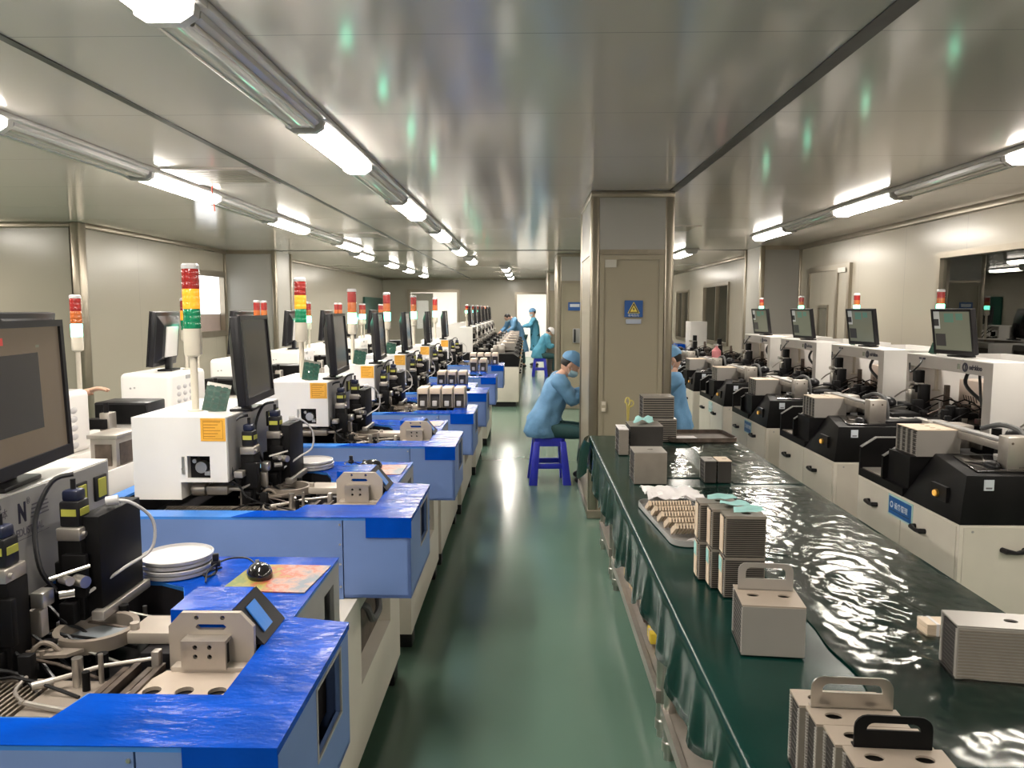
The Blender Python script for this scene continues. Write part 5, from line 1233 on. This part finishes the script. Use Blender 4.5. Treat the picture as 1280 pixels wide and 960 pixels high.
# ---------------------------------------------------------------- people
def skin_mesh(nodes, edges, root, sub=2):
    names = list(nodes); idx = {n: i for i, n in enumerate(names)}
    me = bpy.data.meshes.new('sk'); me.from_pydata([nodes[n][0] for n in names], [(idx[a], idx[b]) for a, b in edges], [])
    o = bpy.data.objects.new('sk', me); COL.objects.link(o)
    o.modifiers.new('s', 'SKIN'); sd = o.modifiers.new('d', 'SUBSURF'); sd.levels = sub; sd.render_levels = sub
    for n in names:
        v = me.skin_vertices[0].data[idx[n]]; r = nodes[n][1]; v.radius = r if isinstance(r, tuple) else (r, r); v.use_root = (n == root)
    dg = bpy.context.evaluated_depsgraph_get(); dg.update()
    out = bpy.data.meshes.new_from_object(o.evaluated_get(dg)); bpy.data.objects.remove(o); return out
def add_hand(N, E, pre, wrist, d, s, up):
    """wrist node name, finger direction d, thumb side s, back-of-hand normal up"""
    w = Vector(N[wrist][0]); d = Vector(d).normalized(); s = Vector(s).normalized(); up = Vector(up).normalized()
    palm = w + d*0.055; N[pre+'palm'] = (tuple(palm), (0.030, 0.016)); E.append((wrist, pre+'palm'))
    for i, (off, ln) in enumerate(((0.027, 0.070), (0.009, 0.078), (-0.009, 0.073), (-0.026, 0.058))):
        k = palm + d*0.030 + s*off; p1 = k + d*ln*0.42 - up*0.006; p2 = p1 + d*ln*0.32 - up*0.014; p3 = p2 + d*ln*0.2 - up*0.018
        prev = pre+'palm'
        for j, (p, r) in enumerate(((k, 0.0095), (p1, 0.0088), (p2, 0.008), (p3, 0.0068))):
            nn = '%sf%d%d' % (pre, i, j); N[nn] = (tuple(p), r); E.append((prev, nn)); prev = nn
    t0 = w + d*0.030 + s*0.028; t1 = t0 + d*0.028 + s*0.016 - up*0.006; t2 = t1 + d*0.026 + s*0.004 - up*0.010
    prev = wrist
    for j, (p, r) in enumerate(((t0, 0.012), (t1, 0.0098), (t2, 0.0078))):
        nn = '%st%d' % (pre, j); N[nn] = (tuple(p), r); E.append((prev, nn)); prev = nn
def head_shape(p):
    q = p.copy()
    if p.z < -0.1: q.x *= 1 - 0.28*(-p.z-0.1); q.y = q.y*(1 - 0.12*(-p.z)) + 0.05*(-p.z)
    if p.y > 0.55 and abs(p.x) < 0.30 and -0.42 < p.z < 0.10: q.y += 0.26*(1-abs(p.x)/0.30)*(0.10-p.z)/0.52     # nose
    if p.y > 0.5 and 0.02 < p.z < 0.22 and 0.15 < abs(p.x) < 0.6: q.y -= 0.07                                     # eye sockets
    if p.y > 0.6 and abs(p.x) < 0.3 and -0.66 < p.z < -0.5: q.y += 0.05                                          # lips
    return q
def person(label, loc, rz, P, gown=None, cap=True, capm=None, hair_only=False, mask=True, seated=True, group='workers in blue gowns'):
    """P: joints in local metres, the figure faces +Y"""
    gown = gown or M_gown
    V = Vector
    N = {}; E = []
    for n, r in (('pelvis', (0.125, 0.10)), ('waist', (0.115, 0.09)), ('chest', (0.135, 0.10)), ('neck', 0.05), ('skull', 0.062)):
        N[n] = (P[n], r)
    E += [('pelvis', 'waist'), ('waist', 'chest'), ('chest', 'neck'), ('neck', 'skull')]
    for s in 'lr':
        N['sh'+s] = (P['sh'+s], 0.058); N['el'+s] = (P['el'+s], 0.042); N['wr'+s] = (P['wr'+s], 0.027)
        N['hip'+s] = (P['hip'+s], 0.085); N['kn'+s] = (P['kn'+s], 0.058); N['an'+s] = (P['an'+s], 0.038)
        an = V(P['an'+s]); fd = V(P.get('foot'+s, (0, 1, 0))); toe = an + fd*0.15; toe.z = loc[2] + 0.032; heel = an.copy(); heel.z = max(0.04, an.z-0.05)
        N['toe'+s] = (tuple(toe), 0.032)
        E += [('chest', 'sh'+s), ('sh'+s, 'el'+s), ('el'+s, 'wr'+s), ('pelvis', 'hip'+s), ('hip'+s, 'kn'+s), ('kn'+s, 'an'+s), ('an'+s, 'toe'+s)]
        d = (V(P['wr'+s]) - V(P['el'+s])).normalized(); side = V((1 if s == 'l' else -1, 0, 0)); side = (side - d*side.dot(d)).normalized()
        upn = side.cross(d); upn = upn if upn.z > 0 else -upn
        add_hand(N, E, s, 'wr'+s, d, side, upn)
    me = skin_mesh(N, E, 'pelvis')
    h = V(P['head']); nod = P.get('nod', 0.0); turn = P.get('turn', 0.0)
    HM = Matrix.Translation(h) @ Matrix.Rotation(turn, 4, 'Z') @ Matrix.Rotation(-nod, 4, 'X')
    b = MB(); b.mesh(me); b.ell((0, 0, 0), 0.074, 0.095, 0.115, 28, 22, fn=head_shape, M=HM)
    for s in (-1, 1): b.ell((s*0.075, -0.008, -0.005), 0.010, 0.020, 0.031, 10, 8, M=HM)
    body = b.build('person', M_skin, None, loc, None, (0, 0, rz), ang=180); tag(body, label, 'person', group)
    bpy.data.meshes.remove(me)
    for s in (-1, 1):
        b = MB(); b.ell((s*0.028, 0.078, 0.012), 0.012, 0.008, 0.007, 10, 8, M=HM); b.build('eye', M_hair, body)
    b = MB(); b.ell((0, -0.014, 0.022), 0.079, 0.096, 0.108, 24, 16, fn=lambda p: V((p.x, min(p.y, 0.62), max(p.z, -0.55 if p.y < 0 else 0.15))), M=HM); b.build('hair', M_hair, body)
    if cap:
        b = MB(); b.ell((0, -0.012, 0.040), 0.091, 0.108, 0.100, 28, 16, fn=lambda p: V((p.x*(1+0.04*math.sin(9*p.y)), p.y, max(p.z, -0.10) + 0.04*math.sin(7*p.x))), M=HM)
        b.build('cap', capm or gown, body, wob=0.005, wscale=18)
    if mask:
        b = MB(); b.ell((0, 0.024, -0.055), 0.066, 0.088, 0.052, 20, 12, fn=lambda p: V((p.x, max(p.y, 0.0), p.z)), M=HM); b.build('face_mask', M_mask, body)
        b = MB(); [b.tube([HM @ V((s*0.064, 0.03, -0.03)), HM @ V((s*0.080, -0.012, 0.0)), HM @ V((s*0.079, -0.02, -0.02)), HM @ V((s*0.06, 0.03, -0.075))], 0.002, n=6, smooth=3) for s in (-1, 1)]; b.build('mask_loop', M_paper, body)
    # gown: one lofted coat from collar to hem, sleeves set into the shoulders
    pv, wv, cv, nv = V(P['pelvis']), V(P['waist']), V(P['chest']), V(P['neck'])
    if seated:
        st = [((0, pv.y-0.02, P.get('hemz', 0.462)), 0.185, 0.175), ((0, pv.y-0.02, 0.50), 0.198, 0.185), ((0, pv.y-0.015, 0.60), 0.188, 0.160)]
    else:
        st = [((0, pv.y, pv.z+P.get('hem', -0.42)), 0.225, 0.185), ((0, pv.y, pv.z-0.2), 0.205, 0.165), ((0, pv.y, pv.z), 0.190, 0.145)]
    st += [(tuple(wv), 0.172, 0.135), (tuple(wv+(cv-wv)*0.55), 0.180, 0.135), (tuple(cv), 0.190, 0.130), (tuple(cv+(nv-cv)*0.42), 0.178, 0.112), (tuple(cv+(nv-cv)*0.66), 0.125, 0.088), (tuple(cv+(nv-cv)*0.86), 0.066, 0.064), (tuple(cv+(nv-cv)*0.98), 0.058, 0.058)]
    n = 40; rings = []
    dirs = [V(q[0]) for q in st]
    for i, (c, rx, ry) in enumerate(st):
        ax = (dirs[min(i+1, len(st)-1)] - dirs[max(i-1, 0)]).normalized()
        fy = V((0, 1, 0)) - ax*ax.y; fy.normalize(); c = V(c); fold = 0.05 if i < 4 else 0.015
        rings.append([c + V((rx, 0, 0))*math.cos(2*PI*k/n)*(1+fold*math.sin(6*2*PI*k/n+i)) + fy*ry*math.sin(2*PI*k/n)*(1+fold*math.sin(5*2*PI*k/n+i*1.7)) for k in range(n)])
    dense = []
    for i in range(len(rings)-1):
        for q in range(3):
            f = q/3; dense.append([rings[i][k]*(1-f) + rings[i+1][k]*f for k in range(n)])
    dense.append(rings[-1])
    b = MB(); b.loft([[tuple(v) for v in r] for r in dense], 0, False)
    for s in 'lr':
        w_, e_, h_ = V(P['wr'+s]), V(P['el'+s]), V(P['sh'+s]); inn = h_ + (cv - h_)*0.35
        b.tube([inn, h_, h_+(e_-h_)*0.5, e_, e_+(w_-e_)*0.5, e_+(w_-e_)*0.95], [0.078, 0.084, 0.072, 0.066, 0.057, 0.046], n=18, caps=False, smooth=5)
        b.tube([e_+(w_-e_)*0.93, e_+(w_-e_)*0.97], [0.047, 0.036], n=18, caps=False)
    b.build('gown', gown, body, ang=180, wob=0.017, wscale=15)
    # trousers and shoes
    T = {'pelvis': (P['pelvis'], (0.13, 0.095))}; TE = []
    for s in 'lr':
        T['hip'+s] = (P['hip'+s], 0.085); T['kn'+s] = (P['kn'+s], 0.075); a = V(P['an'+s]); k = V(P['kn'+s]); T['an'+s] = (tuple(k + (a-k)*0.93), 0.058)
        TE += [('pelvis', 'hip'+s), ('hip'+s, 'kn'+s), ('kn'+s, 'an'+s)]
    tm = skin_mesh(T, TE, 'pelvis'); b = MB(); b.mesh(tm); bpy.data.meshes.remove(tm); b.build('trousers', M_trous, body, ang=180)
    for s in 'lr':
        a = V(P['an'+s]); fd = V(P.get('foot'+s, (0, 1, 0))); ax = math.atan2(-fd.x, fd.y)
        Mx = Matrix.Translation((a.x, a.y, 0)) @ Matrix.Rotation(ax, 4, 'Z')
        b = MB(); b.ell((0, 0.055, 0.045), 0.046, 0.135, 0.055, 18, 12, fn=lambda p: V((p.x, p.y, max(p.z, -0.8)*(1-0.25*max(p.y, 0)))), M=Mx); b.build('shoe', M_shoe, body)
    return body
def sit(lean, wl, wr, head, nod=0.4, turn=0.0, kz=0.50, hem=-0.16):
    sz = 0.56
    p = {'pelvis': (0, 0, sz), 'waist': (0, lean*0.35, 0.74), 'chest': (0, lean*0.8, 0.93), 'neck': (0, lean*1.12, 1.06), 'skull': (head[0]*0.8, head[1]-0.03, head[2]-0.05), 'head': head, 'nod': nod, 'turn': turn, 'hem': hem}
    for s, q, w in (('l', -1, wl), ('r', 1, wr)):
        p['sh'+s] = (q*0.175, lean*0.95, 1.00); p['wr'+s] = w; m = (Vector(p['sh'+s]) + Vector(w))/2; p['el'+s] = (m.x + q*0.035, m.y - 0.02, m.z - 0.12)
        p['hip'+s] = (q*0.09, 0.04, 0.53); p['kn'+s] = (q*0.13, 0.42, kz); p['an'+s] = (q*0.13, 0.36, 0.08)
    return p
def stool(label, loc, rz):
    t = thing('plastic_stool', label, 'stool', loc, rz, 'blue plastic stools')
    b = MB(); b.prism(rrect(0.29, 0.29, 0.05), 0.435, 0.455, 'z', [[(0.03*math.cos(2*PI*i/12), 0.03*math.sin(2*PI*i/12)) for i in range(12)]])
    o2, i2 = rrect(0.30, 0.30, 0.05), rrect(0.284, 0.284, 0.045); b.prism(o2, 0.375, 0.45, 'z', [i2]); b.build('seat', M_stool, t)
    for sx in (-1, 1):
        for sy in (-1, 1):
            b = MB(); x0, y0, x1, y1 = sx*0.125, sy*0.125, sx*0.165, sy*0.165
            w = 0.040
            b.hexa([(x1-w, y1-w, 0), (x1+w*0.5, y1-w, 0), (x1+w*0.5, y1+w*0.5, 0), (x1-w, y1+w*0.5, 0), (x0-w, y0-w, 0.40), (x0+w*0.6, y0-w, 0.40), (x0+w*0.6, y0+w*0.6, 0.40), (x0-w, y0+w*0.6, 0.40)] if False else
                   [(x1-w, y1-w, 0), (x1+w, y1-w, 0), (x1+w, y1+w, 0), (x1-w, y1+w, 0), (x0-w*0.75, y0-w*0.75, 0.42), (x0+w*0.75, y0-w*0.75, 0.42), (x0+w*0.75, y0+w*0.75, 0.42), (x0-w*0.75, y0+w*0.75, 0.42)], 0, 0.006)
            b.build('leg', M_stool, t)
    for k in range(4):
        b = MB(); R = Matrix.Rotation(k*PI/2, 4, 'Z'); b.box(-0.13, 0.13, 0.128, 0.158, 0.155, 0.205, 0, 0.005, R); b.build('rail', M_stool, t)
    return t
stool('blue plastic stool under the seated worker beside the column', (0.20, 7.50, 0), 0.05)
person('worker in pale blue gown and cap bent forward on the blue stool beside the column', (0.165, 7.50, 0), -PI/2,
       sit(0.14, (-0.12, 0.42, 0.90), (0.10, 0.42, 0.92), (0.0, 0.245, 1.155), 0.55, 0.0, hem=-0.17))
t = thing('work_desk', 'narrow white work desk hidden behind the column between two seated workers', 'desk', (0.90, 7.72, 0))
b = MB(); b.box(-0.30, 0.30, -0.40, 0.42, 0.78, 0.81, 0, 0.005); b.build('top', M_white, t)
for sx in (-0.26, 0.26):
    for sy in (-0.36, 0.38):
        b = MB(); b.box(sx-0.018, sx+0.018, sy-0.018, sy+0.018, 0, 0.78, 0, 0.003); b.build('leg', M_steel, t)
stool('blue plastic stool hidden under the worker on the far side of the column', (1.47, 7.78, 0), 0.0)
person('worker in blue gown seen from behind past the window side of the column', (1.47, 7.78, 0), PI/2,
       sit(0.02, (-0.10, 0.38, 0.90), (0.10, 0.38, 0.90), (0.0, 0.03, 1.19), 0.35, 0.0))
stool('blue plastic stool under the worker at the second column down the aisle', (0.28, 19.5, 0), 0.0)
person('worker in teal gown bowed on a blue stool far down the aisle', (0.27, 19.5, 0), -PI/2,
       sit(0.18, (-0.10, 0.36, 0.76), (0.12, 0.36, 0.78), (0.0, 0.27, 1.10), 0.9, 0.0), gown=M_gownd, cap=True, capm=M_paper)
def stand(lean, wl, wr, head, nod=0.2, turn=0.0, hem=-0.42):
    p = {'pelvis': (0, 0, 0.93), 'waist': (0, lean*0.3, 1.10), 'chest': (0, lean*0.75, 1.28), 'neck': (0, lean*1.1, 1.44), 'skull': (head[0]*0.8, head[1]-0.03, head[2]-0.05), 'head': head, 'nod': nod, 'turn': turn, 'hem': hem}
    for s, q, w in (('l', -1, wl), ('r', 1, wr)):
        p['sh'+s] = (q*0.175, lean*0.95, 1.38); p['wr'+s] = w; m = (Vector(p['sh'+s]) + Vector(w))/2; p['el'+s] = (m.x + q*0.07, m.y - 0.05, m.z - 0.06)
        p['hip'+s] = (q*0.09, 0, 0.88); p['kn'+s] = (q*0.10, 0.03, 0.48); p['an'+s] = (q*0.10, -0.02, 0.08)
    return p
person('worker in blue gown standing before the far open doorway, head turned aside', (0.20, 22.95, 0), PI/2,
       stand(0.06, (-0.16, 0.38, 1.18), (0.18, 0.34, 1.20), (0.0, 0.09, 1.585), 0.25, 0.2), gown=M_gownd, capm=M_gown)
person('dark-haired worker in blue gown stooping over a machine before the far open doorway', (-0.20, 22.35, 0), PI/2 + 0.5,
       stand(0.34, (-0.14, 0.62, 1.02), (0.18, 0.60, 1.04), (0.0, 0.46, 1.44), 0.8, 0.1), cap=False)
stool('blue plastic stool behind the large brown-screen monitor, hidden by it', (-3.06, 3.95, 0), 0.0)
pp = sit(0.10, (-0.16, 0.30, 0.86), (0.16, 0.28, 0.86), (0.0, 0.15, 1.17), 0.3, 0.0)
pp['wrr'] = (0.02, 0.70, 1.245); pp['elr'] = (0.20, 0.44, 1.12); pp['wrl'] = (-0.05, 0.40, 1.00); pp['ell'] = (-0.24, 0.22, 0.86)
person('worker reaching a bare hand over the second row, body hidden behind the large monitor', (-3.06, 3.95, 0), -PI/2, pp, cap=True)
